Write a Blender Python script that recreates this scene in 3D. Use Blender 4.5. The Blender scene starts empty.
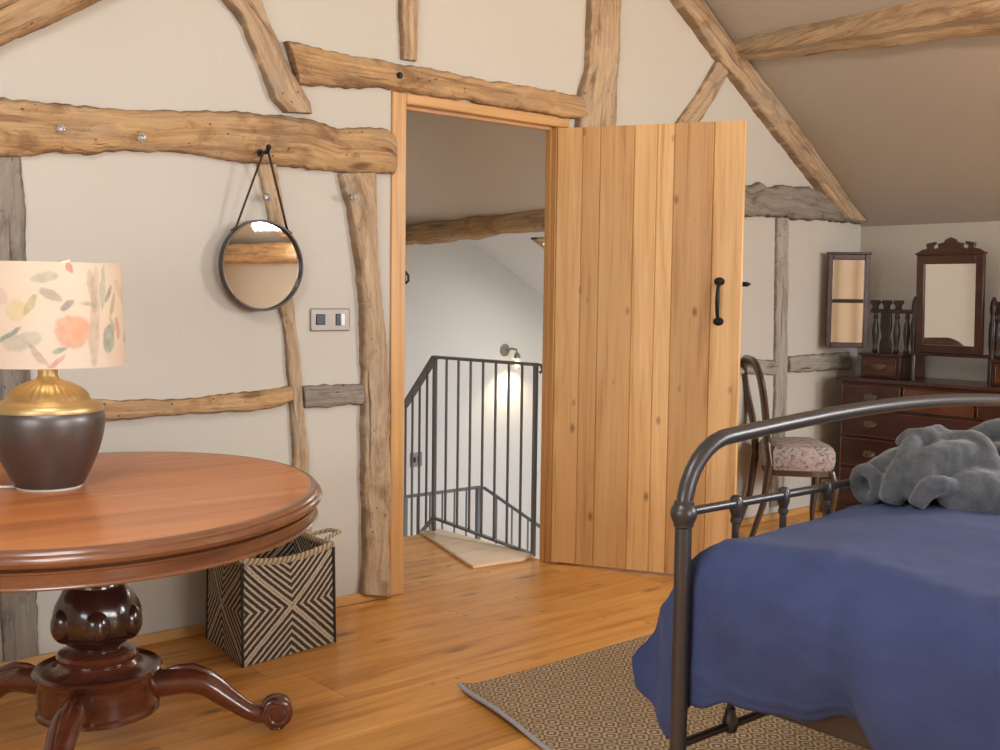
import bpy, bmesh, math, random
from mathutils import Vector, Matrix, noise
PI = math.pi
C = bpy.context.scene.collection
S = bpy.context.scene

# ------------------------------------------------------------------ camera, world, exposure, large lights
F_PX, PITCH, ROLL, YAW = 1122.5, .071, .013, .710
CAM = Vector((0, -3.68, 1.222))
_f = Vector((math.sin(YAW)*math.cos(PITCH), math.cos(YAW)*math.cos(PITCH), -math.sin(PITCH)))
_r0 = Vector((math.cos(YAW), -math.sin(YAW), 0)); _u0 = _r0.cross(_f)
_r = _r0*math.cos(ROLL)+_u0*math.sin(ROLL); _u = -_r0*math.sin(ROLL)+_u0*math.cos(ROLL)
cd = bpy.data.cameras.new('camera'); cam = bpy.data.objects.new('camera', cd); C.objects.link(cam)
m = Matrix((_r, _u, -_f)).transposed().to_4x4(); m.translation = CAM; cam.matrix_world = m
cd.sensor_width = 36; cd.lens = F_PX*36/1000; cd.clip_start = .05
S.camera = cam
S.view_settings.view_transform = 'Standard'; S.view_settings.look = 'None'
S.view_settings.gamma = 1; S.view_settings.use_curve_mapping = False
S.view_settings.exposure = 0.0
w = bpy.data.worlds.new('world'); S.world = w; w.use_nodes = True
w.node_tree.nodes['Background'].inputs[0].default_value = (.80, .90, 1, 1)
w.node_tree.nodes['Background'].inputs[1].default_value = 2.0

def area(name, loc, target, sx, sy, power, col):
    l = bpy.data.lights.new(name, 'AREA'); l.shape = 'RECTANGLE'; l.size = sx; l.size_y = sy
    l.energy = power; l.color = col
    o = bpy.data.objects.new(name, l); C.objects.link(o); o.location = loc
    o.rotation_euler = (Vector(target)-Vector(loc)).to_track_quat('-Z', 'Y').to_euler()
    return o
DAY = (.90, .95, 1)
area('daylight_south_window', (2.4, -8.62, 1.75), (2.4, 0, 1.60), 2.3, 1.5, 165, (.97, .975, 1))
area('daylight_west_window', (-1.10, -2.3, 1.22), (2.4, -2.0, .9), 1.3, .75, 30, DAY)
area('daylight_roof_window_far', (5.52, -6.32, 2.03), (3.4, -5.4, .4), .68, .62, 65, DAY)
area('daylight_roof_window_bed', (5.34, -4.5, 2.16), (2.5, -1.6, .3), .75, 1.3, 165, DAY)
area('added_roof_light_west', (.46, -2.1, 2.72), (1.9, -2.0, .0), .8, 1.1, 44, DAY)  # unseen source, added to brighten the floor, table and bed side
area('daylight_landing_roof_window', (4.98, 1.02, 1.52), (4.1, 1.1, .3), .8, .7, 21, (1, .97, .92))

# ------------------------------------------------------------------ geometry helpers
def ray(px, py): return (_f*F_PX + _r*(px-500) - _u*(py-375)).normalized()
def at(px, py, depth):                      # a point of the room seen at a pixel, `depth` metres along the view
    d = ray(px, py); return CAM + d*(depth/d.dot(_f))
def onwall(px, py, y=0.0):                  # (x, z) on the gable wall
    d = ray(px, py); p = CAM + d*((y-CAM.y)/d.y); return (p.x, p.z)
def lerp(a, b, t): return a+(b-a)*t
def sm(t): t = max(0, min(1, t)); return t*t*(3-2*t)

class MB:
    def __init__(s): s.v = []; s.f = []; s.uv = {}; s.fuv = []
    def add(s, verts, faces, uvs=None):
        o = len(s.v); s.v += [Vector(p) for p in verts]
        for f in faces:
            s.f.append([i+o for i in f]); s.fuv.append([uvs[i] for i in f] if uvs else None)
        return s
    def box(s, c, d, R=None):
        c = Vector(c); V = []
        for x in (-.5, .5):
            for y in (-.5, .5):
                for z in (-.5, .5):
                    p = Vector((x*d[0], y*d[1], z*d[2]))
                    V.append(c+(R @ p if R else p))
        return s.add(V, [(0,1,3,2), (4,6,7,5), (0,4,5,1), (2,3,7,6), (0,2,6,4), (1,5,7,3)])
    def bx(s, a, b): return s.box([(a[i]+b[i])/2 for i in range(3)], [abs(b[i]-a[i]) for i in range(3)])
    def tube(s, pts, r, n=12, cap=True, sq=None, closed=False, up=None):
        pts = [Vector(p) for p in pts]; N = len(pts)
        rs = r if isinstance(r, (list, tuple)) else [r]*N
        V = []; Fc = []; prev = None; L = 0; UV = []
        for i, p in enumerate(pts):
            if closed: t = (pts[(i+1) % N]-pts[i-1])
            else: t = pts[min(i+1, N-1)]-pts[max(i-1, 0)]
            if t.length < 1e-9: t = Vector((0, 0, 1))
            t.normalize()
            if prev is None:
                a = Vector(up) if up else (Vector((0, 0, 1)) if abs(t.z) < .9 else Vector((1, 0, 0)))
                nrm = (a-t*a.dot(t)).normalized()
            else:
                nrm = prev-t*prev.dot(t)
                nrm = nrm.normalized() if nrm.length > 1e-6 else prev
            prev = nrm; b = t.cross(nrm)
            if i: L += (pts[i]-pts[i-1]).length
            rr = rs[i]; ra, rb = rr if isinstance(rr, (tuple, list)) else (rr, rr)
            for k in range(n):
                a = 2*PI*k/n; V.append(p+nrm*math.cos(a)*ra+b*math.sin(a)*rb); UV.append((L, a/(2*PI)))
        for i in range(N if closed else N-1):
            j = (i+1) % N
            for k in range(n):
                Fc.append((i*n+k, i*n+(k+1) % n, j*n+(k+1) % n, j*n+k))
        if cap and not closed:
            Fc.append(tuple(reversed(range(n)))); Fc.append(tuple((N-1)*n+k for k in range(n)))
        return s.add(V, Fc, UV)
    def lathe(s, prof, c=(0, 0, 0), n=40, M=None, sx=1, sy=1, cap=True, lobe=None):
        c = Vector(c); V = []; Fc = []
        for (r, z) in prof:
            for k in range(n):
                a = 2*PI*k/n; rr = r*(1+lobe(a, z)) if lobe else r
                p = Vector((rr*math.cos(a)*sx, rr*math.sin(a)*sy, z)); V.append(c+(M @ p if M else p))
        P = len(prof)
        for i in range(P-1):
            for k in range(n): Fc.append((i*n+k, i*n+(k+1) % n, (i+1)*n+(k+1) % n, (i+1)*n+k))
        if cap:
            Fc.append(tuple(reversed(range(n)))); Fc.append(tuple((P-1)*n+k for k in range(n)))
        return s.add(V, Fc)
    def prism(s, poly, f, t0, t1):          # poly of (a, b); f(a, b, t) -> point
        n = len(poly); V = [f(a, b, t0) for a, b in poly]+[f(a, b, t1) for a, b in poly]
        return s.add(V, [tuple(range(n)), tuple(reversed(range(n, 2*n)))]+[(i, n+i, n+(i+1) % n, (i+1) % n) for i in range(n)])
    def grid(s, fn, nu, nv, uvf=None):
        V = []; UV = []
        for i in range(nu+1):
            for j in range(nv+1):
                V.append(fn(i/nu, j/nv)); UV.append(uvf(i/nu, j/nv) if uvf else (i/nu, j/nv))
        Fc = [(i*(nv+1)+j, (i+1)*(nv+1)+j, (i+1)*(nv+1)+j+1, i*(nv+1)+j+1) for i in range(nu) for j in range(nv)]
        return s.add(V, Fc, UV)
    def ball(s, c, r, n=14, sq=(1, 1, 1)):
        prof = [(max(r*math.sin(PI*i/n), 1e-4), -r*math.cos(PI*i/n)) for i in range(n+1)]
        c = Vector(c); M = Matrix.Diagonal(sq)
        return s.lathe(prof, c, 2*n, M)
    def build(s, name, mat, parent=None, loc=None, bev=0, smooth=35, seg=2):
        me = bpy.data.meshes.new(name)
        o = Vector(loc) if loc is not None else (Vector(parent['_o']) if parent is not None and '_o' in parent else Vector((0, 0, 0)))
        if parent is not None and loc is None:
            q = parent
            o = Vector((0, 0, 0))
            while q is not None:
                o = o+q.location if q.parent else (q.location.copy() if not any(q.rotation_euler) else Vector((0, 0, 0)))
                q = None
        me.from_pydata([tuple(v-o) for v in s.v], [], s.f); me.validate()
        if any(u for u in s.fuv) and len(me.polygons) == len(s.f):
            l = me.uv_layers.new(name='uv')
            for p, u in zip(me.polygons, s.fuv):
                if u:
                    for li, q in zip(p.loop_indices, u): l.data[li].uv = q
        bm = bmesh.new(); bm.from_mesh(me); bmesh.ops.recalc_face_normals(bm, faces=bm.faces); bm.to_mesh(me); bm.free()
        if smooth:
            me.shade_smooth()
            me.set_sharp_from_angle(angle=math.radians(smooth))
        ob = bpy.data.objects.new(name, me); C.objects.link(ob)
        if parent is not None: ob.parent = parent
        else: ob.location = o
        me.materials.append(mat)
        if bev:
            b = ob.modifiers.new('bevel', 'BEVEL'); b.width = bev; b.segments = seg; b.limit_method = 'ANGLE'; b.harden_normals = False
        return ob

def tag(o, label, cat, group=None, kind=None):
    o['label'] = label; o['category'] = cat
    if group: o['group'] = group
    if kind: o['kind'] = kind
    return o
def empty(name, loc, label, cat, group=None, rz=0):
    o = bpy.data.objects.new(name, None); C.objects.link(o); o.location = loc; o.rotation_euler = (0, 0, rz)
    o.empty_display_size = .05
    return tag(o, label, cat, group)
def struct(o, label, cat): return tag(o, label, cat, kind='structure')
def sub(mb, name, mat, part, **k):          # a child of a part (parts sit at their thing's origin)
    root = part
    while root.parent: root = root.parent
    o = Vector((0, 0, 0)) if any(root.rotation_euler) else root.location
    return mb.build(name, mat, part, loc=o, **k)
def prt(mb, name, mat, root, **k):
    o = Vector((0, 0, 0)) if any(root.rotation_euler) else root.location
    return mb.build(name, mat, root, loc=o, **k)
def dup(root, loc, label, rz=None):
    r = root.copy(); C.objects.link(r); r.location = loc; r['label'] = label
    if rz is not None: r.rotation_euler = (0, 0, rz)
    for ch in list(root.children):
        c = ch.copy(); C.objects.link(c); c.parent = r
        for g in ch.children:
            d = g.copy(); C.objects.link(d); d.parent = c
    return r

# ------------------------------------------------------------------ materials
class N:
    def __init__(s, name):
        s.m = bpy.data.materials.new(name); s.m.use_nodes = True; s.t = s.m.node_tree; s.n = s.t.nodes
        s.b = s.n['Principled BSDF']
    def new(s, typ, **k):
        x = s.n.new(typ)
        for a, v in k.items(): setattr(x, a, v)
        return x
    def put(s, sock, v):
        if isinstance(v, bpy.types.NodeSocket): s.t.links.new(v, sock)
        elif isinstance(v, (tuple, list)): sock.default_value = (*v, 1) if len(v) == 3 and len(sock.default_value) == 4 else v
        else: sock.default_value = v
    def set(s, **k):
        for a, v in k.items(): s.put(s.b.inputs[a.replace('_', ' ')], v)
    def co(s, kind='Object', scale=(1, 1, 1), rot=(0, 0, 0), loc=(0, 0, 0)):
        t = s.new('ShaderNodeTexCoord'); mp = s.new('ShaderNodeMapping')
        s.t.links.new(t.outputs[kind], mp.inputs[0])
        mp.inputs['Scale'].default_value = scale; mp.inputs['Rotation'].default_value = rot; mp.inputs['Location'].default_value = loc
        return mp.outputs[0]
    def noise(s, co, scale, detail=4, rough=.55, dist=0):
        x = s.new('ShaderNodeTexNoise'); s.put(x.inputs['Vector'], co); x.inputs['Scale'].default_value = scale
        x.inputs['Detail'].default_value = detail; x.inputs['Roughness'].default_value = rough; x.inputs['Distortion'].default_value = dist
        return x.outputs[0]
    def math(s, op, a, b=0, c=0, clamp=False):
        x = s.new('ShaderNodeMath', operation=op, use_clamp=clamp); s.put(x.inputs[0], a); s.put(x.inputs[1], b); s.put(x.inputs[2], c)
        return x.outputs[0]
    def ramp(s, f, stops, interp='LINEAR'):
        x = s.new('ShaderNodeValToRGB'); s.put(x.inputs[0], f); e = x.color_ramp; e.interpolation = interp
        while len(e.elements) < len(stops): e.elements.new(.5)
        for q, (p, c) in zip(e.elements, stops):
            q.position = p; q.color = (*c, 1) if not isinstance(c, (int, float)) else (c, c, c, 1)
        return x.outputs[0]
    def mix(s, f, a, b, blend='MIX'):
        x = s.new('ShaderNodeMix', data_type='RGBA', blend_type=blend)
        s.put(x.inputs[0], f); s.put(x.inputs[6], a); s.put(x.inputs[7], b); return x.outputs[2]
    def bump(s, h, st=.3, d=.01):
        x = s.new('ShaderNodeBump'); x.inputs['Strength'].default_value = st; x.inputs['Distance'].default_value = d
        s.put(x.inputs['Height'], h); s.put(s.b.inputs['Normal'], x.outputs[0])
    def sep(s, v):
        x = s.new('ShaderNodeSeparateXYZ'); s.put(x.inputs[0], v); return x.outputs
    def comb(s, x, y, z=0):
        q = s.new('ShaderNodeCombineXYZ'); s.put(q.inputs[0], x); s.put(q.inputs[1], y); s.put(q.inputs[2], z); return q.outputs[0]
    def white(s, v, dim='1D'):
        x = s.new('ShaderNodeTexWhiteNoise', noise_dimensions=dim)
        s.put(x.inputs['W' if dim == '1D' else 'Vector'], v); return x.outputs[0]

def plain(name, col, rough=.5, metal=0, bump=0, bscale=60, **k):
    q = N(name); q.set(Base_Color=col, Roughness=rough, Metallic=metal, **k)
    if bump: q.bump(q.noise(q.co(), bscale, 3), bump, .004)
    return q.m

def plaster(name, a, b):
    q = N(name); co = q.co()
    q.set(Base_Color=q.mix(q.ramp(q.noise(co, 1.3, 3), [(.3, 0), (.7, 1)]), a, b), Roughness=.92)
    q.bump(q.math('ADD', q.noise(co, 5, 4), q.math('MULTIPLY', q.noise(co, 60, 3), .12)), .22, .02)
    return q.m

def hewn(name, light, mid, dark, grey, gamt=.35):        # old hewn oak, grain along UV.u (metres)
    q = N(name); uv = q.co('UV')
    g1 = q.noise(q.co('UV', (1.5, 20, 1)), 1.3, 6, .62, 1.0); g2 = q.noise(q.co('UV', (4, 120, 1)), 1.1, 4, .65, .3)
    base = q.ramp(q.math('ADD', q.math('MULTIPLY', g1, .7), q.math('MULTIPLY', g2, .3)), [(.30, dark), (.42, mid), (.60, light)])
    pg = q.ramp(q.noise(q.co('UV', (1, 2.2, 1)), 3.4, 5, .62, .8), [(.44, 0), (.60, 1)])
    base = q.mix(q.math('MULTIPLY', pg, gamt), base, grey)
    blot = q.ramp(q.noise(q.co('UV', (2.2, 5, 1), loc=(7, 3, 0)), 2.0, 5, .65, .8), [(.52, 0), (.66, 1)])
    base = q.mix(q.math('MULTIPLY', blot, .8), base, [c*1.15 for c in dark])
    pale = q.ramp(q.noise(q.co('UV', (3, 7, 1), loc=(1, 8, 0)), 2.0, 4, .6, .6), [(.56, 0), (.70, 1)])
    base = q.mix(q.math('MULTIPLY', pale, .45), base, [min(1, c*1.22) for c in light])
    vo = q.new('ShaderNodeTexVoronoi'); q.put(vo.inputs['Vector'], q.co('UV', (26, 34, 1))); vo.inputs['Scale'].default_value = 1.0
    wormz = q.ramp(q.noise(uv, 5, 2), [(.45, 0), (.6, 1)])
    worm = q.math('MULTIPLY', q.ramp(vo.outputs['Distance'], [(.09, 1), (.15, 0)]), wormz)
    base = q.mix(q.math('MULTIPLY', worm, .75), base, [c*.35 for c in dark])
    v2 = q.new('ShaderNodeTexVoronoi'); q.put(v2.inputs['Vector'], q.co('UV', (2.3, 7, 1))); v2.inputs['Scale'].default_value = 1.0
    kn = q.ramp(q.math('ADD', v2.outputs['Distance'], q.math('MULTIPLY', q.math('SUBTRACT', g1, .5), .25)), [(.05, 1), (.13, 0)])
    base = q.mix(q.math('MULTIPLY', kn, .7), base, [c*.5 for c in dark])
    cr = q.ramp(q.noise(q.co('UV', (1.3, 30, 1), loc=(2, 9, 0)), 1.1, 5, .6, .6), [(.30, 1), (.36, 0)])
    base = q.mix(q.math('MULTIPLY', cr, .85), base, [c*.4 for c in dark])
    wa = q.new('ShaderNodeAttribute'); wa.attribute_name = 'wane'
    bark = q.ramp(q.math('MULTIPLY', wa.outputs['Fac'], q.noise(q.co('UV', (5, 9, 1), loc=(4, 1, 0)), 2.2, 5, .65, .7)), [(.30, 0), (.52, 1)])
    base = q.mix(q.math('MULTIPLY', bark, .75), base, [c*.75 for c in dark])
    stk = q.ramp(q.noise(q.co('UV', (.9, 15, 1), loc=(5, 2, 0)), 1.6, 5, .6, .5), [(.55, 0), (.64, 1)])
    base = q.mix(q.math('MULTIPLY', stk, .55), base, [c*.9 for c in dark])
    q.set(Base_Color=base, Roughness=.78)
    h = q.math('ADD', q.math('ADD', g1, q.math('MULTIPLY', g2, .7)), q.math('MULTIPLY', q.noise(q.co('UV', (1, 3, 1)), 16, 5, .65), .8))
    q.bump(q.math('SUBTRACT', h, q.math('ADD', cr, q.math('MULTIPLY', worm, .6))), .75, .016)
    return q.m

def timber(name, light, mid, dark, kind='UV', sc=(1, 1, 1), rough=.45, knots=.7, tint=None, coat=0, freq=1.0, ksc=(3.2, 9, 1)):
    """planed wood; grain runs along the first axis of the mapped coordinate"""
    q = N(name); c1 = q.co(kind, tuple(a*b for a, b in zip(sc, (1.2*freq, 22*freq, 22*freq)))); c2 = q.co(kind, tuple(a*b for a, b in zip(sc, (2.5*freq, 120*freq, 120*freq))))
    g1 = q.noise(c1, 1, 5, .55, .9); g2 = q.noise(c2, 1, 3, .6, .2)
    base = q.ramp(q.math('ADD', q.math('MULTIPLY', g1, .7), q.math('MULTIPLY', g2, .3)), [(.30, dark), (.46, mid), (.64, light)])
    if knots:
        vo = q.new('ShaderNodeTexVoronoi'); q.put(vo.inputs['Vector'], q.co(kind, tuple(a*b for a, b in zip(sc, ksc)))); vo.inputs['Scale'].default_value = 1
        base = q.mix(q.math('MULTIPLY', q.ramp(vo.outputs['Distance'], [(.045, 1), (.13, 0)]), knots), base, [c*.45 for c in dark])
    if tint:
        a = q.new('ShaderNodeAttribute'); a.attribute_name = 'tint'
        base = q.mix(1, base, q.ramp(a.outputs['Fac'], [(0, tint[0]), (1, tint[1])]), 'MULTIPLY')
    q.set(Base_Color=base, Roughness=rough)
    if coat: q.set(Coat_Weight=coat, Coat_Roughness=.12)
    q.bump(g2, .06, .004)
    return q.m

M = {}
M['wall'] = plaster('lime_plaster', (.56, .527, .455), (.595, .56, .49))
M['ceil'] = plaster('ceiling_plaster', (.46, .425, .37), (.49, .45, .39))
M['landing_wall'] = plaster('landing_plaster', (.74, .735, .70), (.77, .765, .73))
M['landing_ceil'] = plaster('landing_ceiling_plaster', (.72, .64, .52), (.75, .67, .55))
M['beam'] = hewn('hewn_oak', (.64, .41, .20), (.47, .27, .115), (.21, .11, .045), (.42, .32, .22), .42)
M['beam_pale'] = hewn('hewn_oak_pale', (.65, .475, .30), (.50, .34, .195), (.24, .145, .075), (.44, .36, .275), .5)
M['beam_grey'] = hewn('hewn_oak_grey', (.36, .31, .25), (.27, .23, .18), (.11, .09, .07), (.32, .29, .25), .6)
M['beam_ash'] = hewn('hewn_oak_ash', (.50, .46, .39), (.40, .36, .30), (.20, .17, .13), (.46, .43, .38), .6)
M['oak_frame'] = timber('door_frame_oak', (.66, .37, .14), (.58, .31, .105), (.42, .20, .06), 'Object', (1, 1, 1), .42, .0)
M['oak_upright'] = timber('door_frame_oak_upright', (.66, .37, .14), (.58, .31, .105), (.42, .20, .06), 'UV', (1, 1, 1), .42, 0)
M['oak_door'] = timber('door_oak', (.84, .55, .26), (.76, .46, .19), (.50, .26, .095), 'UV', (1, 1, 1), .45, .8, ((.76, .69, .60), (1.14, 1.15, 1.14)), ksc=(4.6, 8.5, 1))
M['kerb'] = timber('pale_kerb_oak', (.90, .72, .50), (.84, .63, .41), (.66, .44, .25), 'Object', (1, 1, 1), .35, .3)
M['iron'] = plain('black_iron', (.018, .018, .02), .45, .6, .15, 90)
M['rail_iron'] = plain('grey_iron', (.17, .175, .18), .5, .3)
M['bed_iron'] = plain('gunmetal_paint', (.075, .068, .066), .34, .55, .06, 40)
M['brass'] = plain('aged_gold', (.60, .44, .21), .42, .85, .1, 50)
M['bronze'] = plain('dark_bronze_glaze', (.15, .135, .13), .38, .8, .03, 12)
M['white_glaze'] = plain('white_glaze', (.75, .72, .66), .4)
M['steel'] = plain('brushed_nickel', (.33, .29, .26), .5, .8)
M['black_plastic'] = plain('black_plastic', (.02, .02, .02), .35)
M['white_plastic'] = plain('white_plastic', (.82, .82, .80), .35)
M['leather'] = plain('brown_leather', (.06, .035, .02), .55, 0, .2, 80)
M['mirror'] = plain('mirror_glass', (.88, .875, .83), .015, 1)
M['crystal'] = plain('clear_glass_knob', (.95, .96, .97), .03, 0, Transmission_Weight=.85, IOR=1.5)
M['shade_edge'] = plain('cream_binding', (.78, .68, .54), .9)
M['rim_dark'] = plain('dark_bronze_rim', (.065, .05, .042), .4, .4)
M['mattress'] = plain('mattress_fabric', (.12, .115, .12), .9)
M['wire'] = plain('pale_flex', (.72, .68, .60), .5)

# floor boards along x
def floor_mat():
    q = N('oak_floor'); co = q.co('Object'); x, y, z = q.sep(co)
    Wd = .285
    row = q.math('FLOOR', q.math('DIVIDE', q.math('ADD', y, .005), Wd))
    rr = q.white(row)
    xs = q.math('ADD', x, q.math('MULTIPLY', rr, 2.3))
    bid = q.math('FLOOR', q.math('DIVIDE', xs, 1.9))
    rnd = q.white(q.comb(row, bid), '2D')
    off = q.math('MULTIPLY', rnd, 13.7)
    c1 = q.comb(q.math('ADD', q.math('MULTIPLY', x, 1.1), off), q.math('ADD', q.math('MULTIPLY', y, 13), off), off)
    c2 = q.comb(q.math('MULTIPLY', x, 2.2), q.math('MULTIPLY', y, 95), off)
    g = q.math('ADD', q.math('MULTIPLY', q.noise(c1, 1, 5, .55, 1.1), .75), q.math('MULTIPLY', q.noise(c2, 1, 3), .25))
    base = q.ramp(g, [(.30, (.42, .165, .032)), (.47, (.70, .32, .072)), (.66, (.84, .44, .13))])
    vo = q.new('ShaderNodeTexVoronoi'); q.put(vo.inputs['Vector'], q.comb(q.math('MULTIPLY', x, 2.0), q.math('MULTIPLY', y, 6.5))); vo.inputs['Scale'].default_value = 1
    base = q.mix(q.math('MULTIPLY', q.ramp(vo.outputs['Distance'], [(.03, 1), (.15, 0)]), .75), base, (.10, .045, .018))
    base = q.mix(1, base, q.ramp(rnd, [(0, (.80, .78, .74)), (1, (1.10, 1.10, 1.12))]), 'MULTIPLY')
    fy = q.math('FRACT', q.math('DIVIDE', q.math('ADD', y, .005), Wd)); fx = q.math('FRACT', q.math('DIVIDE', xs, 1.9))
    gap = q.math('MAXIMUM', q.math('LESS_THAN', fy, .010), q.math('LESS_THAN', fx, .0016))
    base = q.mix(q.math('MULTIPLY', gap, .45), base, (.10, .045, .02))
    q.set(Base_Color=base, Roughness=q.ramp(q.noise(co, 7, 3), [(.3, .27), (.7, .38)]), Specular_IOR_Level=.32)
    q.bump(q.math('SUBTRACT', q.math('MULTIPLY', g, .25), gap), .10, .004)
    return q.m
M['floor'] = floor_mat()

def wood_obj(name, a, b, c, axis, rough=.3, coat=.3, f=1.0, seam=None):     # furniture wood, grain along an object axis
    rot = {'x': (0, 0, 0), 'y': (0, 0, PI/2), 'z': (0, PI/2, 0)}[axis]
    q = N(name); co = q.co('Object', (1, 1, 1), rot)
    mp = q.new('ShaderNodeMapping'); q.put(mp.inputs[0], co); mp.inputs['Scale'].default_value = (1.3*f, 14*f, 14*f)
    mp2 = q.new('ShaderNodeMapping'); q.put(mp2.inputs[0], co); mp2.inputs['Scale'].default_value = (3*f, 90*f, 90*f)
    g = q.math('ADD', q.math('MULTIPLY', q.noise(mp.outputs[0], 1, 4, .5, .8), .75), q.math('MULTIPLY', q.noise(mp2.outputs[0], 1, 3), .25))
    col = q.ramp(g, [(.30, c), (.47, b), (.66, a)])
    if seam:                                # the joint between the two halves of the top
        px_, py_, _ = q.sep(q.co('Object'))
        d = q.math('ABSOLUTE', q.math('SUBTRACT', q.math('ADD', q.math('MULTIPLY', px_, seam[0]), q.math('MULTIPLY', py_, seam[1])), seam[2]))
        col = q.mix(q.math('MULTIPLY', q.math('LESS_THAN', d, .0016), .5), col, (.75, .45, .25))
    q.set(Base_Color=col, Roughness=rough, Coat_Weight=coat, Coat_Roughness=.12)
    return q.m
M['table_top'] = wood_obj('mahogany_top', (.62, .225, .065), (.50, .165, .044), (.34, .10, .026), 'x', .30, .05, .8, (.853, .522, -.049))
M['table_edge'] = wood_obj('mahogany_edge', (.23, .095, .042), (.175, .066, .029), (.11, .04, .018), 'x', .28, .4)
M['table_dark'] = wood_obj('mahogany_dark', (.048, .016, .010), (.032, .010, .008), (.018, .007, .006), 'z', .2, .6)
M['table_leg'] = wood_obj('mahogany_leg', (.14, .04, .018), (.10, .026, .013), (.05, .014, .009), 'x', .22, .6)
M['chest'] = wood_obj('dark_mahogany', (.078, .025, .015), (.054, .016, .010), (.031, .010, .007), 'y', .3, .3)
M['chest_red'] = wood_obj('red_mahogany', (.17, .05, .02), (.125, .035, .014), (.075, .021, .010), 'y', .25, .3)
M['chest_black'] = wood_obj('blackened_mahogany', (.04, .017, .012), (.026, .011, .009), (.014, .007, .006), 'z', .35, .3)
M['chair_wood'] = wood_obj('walnut_chair', (.085, .042, .024), (.058, .028, .016), (.03, .015, .010), 'z', .28, .4)

def basket_mat():
    q = N('woven_seagrass'); uv = q.co('UV'); x, y, z = q.sep(uv)
    wob = q.math('MULTIPLY', q.math('SUBTRACT', q.noise(uv, 9, 2), .5), .035)
    d = q.math('ABSOLUTE', q.math('SUBTRACT', q.math('ABSOLUTE', x), q.math('ABSOLUTE', y)))
    st = q.math('SINE', q.math('MULTIPLY', q.math('ADD', d, wob), 40))
    fib = q.noise(q.co('UV', (40, 40, 1)), 1.2, 3)
    k = q.ramp(q.math('ADD', st, q.math('MULTIPLY', q.math('SUBTRACT', fib, .5), .9)), [(.12, 0), (.46, 1)])
    k2 = q.math('MULTIPLY', k, 1)
    q.set(Base_Color=q.mix(k2, (.055, .038, .026), q.ramp(fib, [(.3, (.44, .36, .26)), (.7, (.70, .60, .46))])), Roughness=.85)
    q.bump(q.math('ADD', q.math('MULTIPLY', st, .5), fib), .6, .006)
    return q.m
M['basket'] = basket_mat()
def rope_mat():
    q = N('jute_rope'); uv = q.co('UV'); x, y, z = q.sep(uv)
    tw = q.math('SINE', q.math('ADD', q.math('MULTIPLY', x, 330), q.math('MULTIPLY', y, 2*PI*2)))
    q.set(Base_Color=q.mix(q.ramp(q.math('ADD', q.math('MULTIPLY', tw, .5), q.noise(q.co(), 90, 2)), [(.1, 0), (.9, 1)]), (.30, .21, .12), (.60, .47, .31)), Roughness=.9)
    q.bump(tw, .7, .004)
    return q.m
M['rope'] = rope_mat()

def rug_mat():
    q = N('woven_rug'); co = q.co('Object'); x, y, z = q.sep(co)
    cs = .058
    def cell(v, o=0): return q.math('ABSOLUTE', q.math('SUBTRACT', q.math('FRACT', q.math('ADD', q.math('DIVIDE', v, cs), o)), .5))
    a = cell(x); b = cell(y)
    d = q.math('ADD', a, b)
    st = q.math('SINE', q.math('MULTIPLY', d, 2*PI*3.0))
    ln = q.math('SINE', q.math('MULTIPLY', q.math('MAXIMUM', a, b), 2*PI*4))
    n = q.noise(co, 160, 3); n2 = q.noise(co, 6, 3)
    h = q.math('ADD', q.math('ADD', q.math('MULTIPLY', st, .6), q.math('MULTIPLY', ln, .25)), q.math('MULTIPLY', q.math('SUBTRACT', n, .5), 1.6))
    col = q.ramp(q.math('ADD', q.math('MULTIPLY', h, .5), .5), [(.15, (.15, .095, .05)), (.5, (.40, .285, .165)), (.85, (.66, .52, .34))])
    col = q.mix(q.ramp(n2, [(.35, 0), (.7, .35)]), col, (.30, .22, .13))
    q.set(Base_Color=col, Roughness=.95); q.bump(h, .5, .004)
    return q.m
M['rug'] = rug_mat()
M['rug_edge'] = plain('grey_rug_binding', (.36, .36, .38), .8, 0, .4, 120)

def cloth(name, a, b, sc=14, sheen=.3, weave=900, bst=.12, rough=.85):
    q = N(name); co = q.co('Object')
    n = q.noise(co, sc, 4, .6); f = q.noise(co, weave, 2)
    q.set(Base_Color=q.mix(q.ramp(n, [(.3, 0), (.7, 1)]), a, b), Roughness=rough, Sheen_Weight=sheen, Sheen_Roughness=.5)
    q.bump(q.math('ADD', q.math('ADD', q.math('MULTIPLY', n, .6), q.math('MULTIPLY', f, .3)), q.math('MULTIPLY', q.noise(co, sc*3.2, 3, .55, 1.6), .35)), bst, .012)
    return q.m
M['duvet'] = cloth('navy_linen', (.033, .053, .145), (.044, .066, .172), 9, .04, 500, .25)
M['fleece'] = cloth('grey_fleece', (.058, .063, .073), (.105, .111, .122), 30, .4, 260, .6, .95)
M['curtain'] = cloth('white_curtain', (.78, .76, .70), (.82, .80, .75), 6, .1)
def uphol():
    q = N('floral_upholstery'); co = q.co('Object')
    a = q.noise(co, 38, 4, .6, 1.4); b = q.noise(co, 16, 3, .5, 1.2); c = q.noise(co, 300, 2)
    col = q.ramp(a, [(.36, (.10, .09, .095)), (.46, (.34, .28, .26)), (.56, (.47, .40, .36)), (.68, (.25, .23, .24))])
    col = q.mix(q.ramp(b, [(.5, 0), (.68, .6)]), col, (.46, .28, .26))
    q.set(Base_Color=col, Roughness=.9); q.bump(c, .2, .003)
    return q.m
M['uphol'] = uphol()

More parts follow.
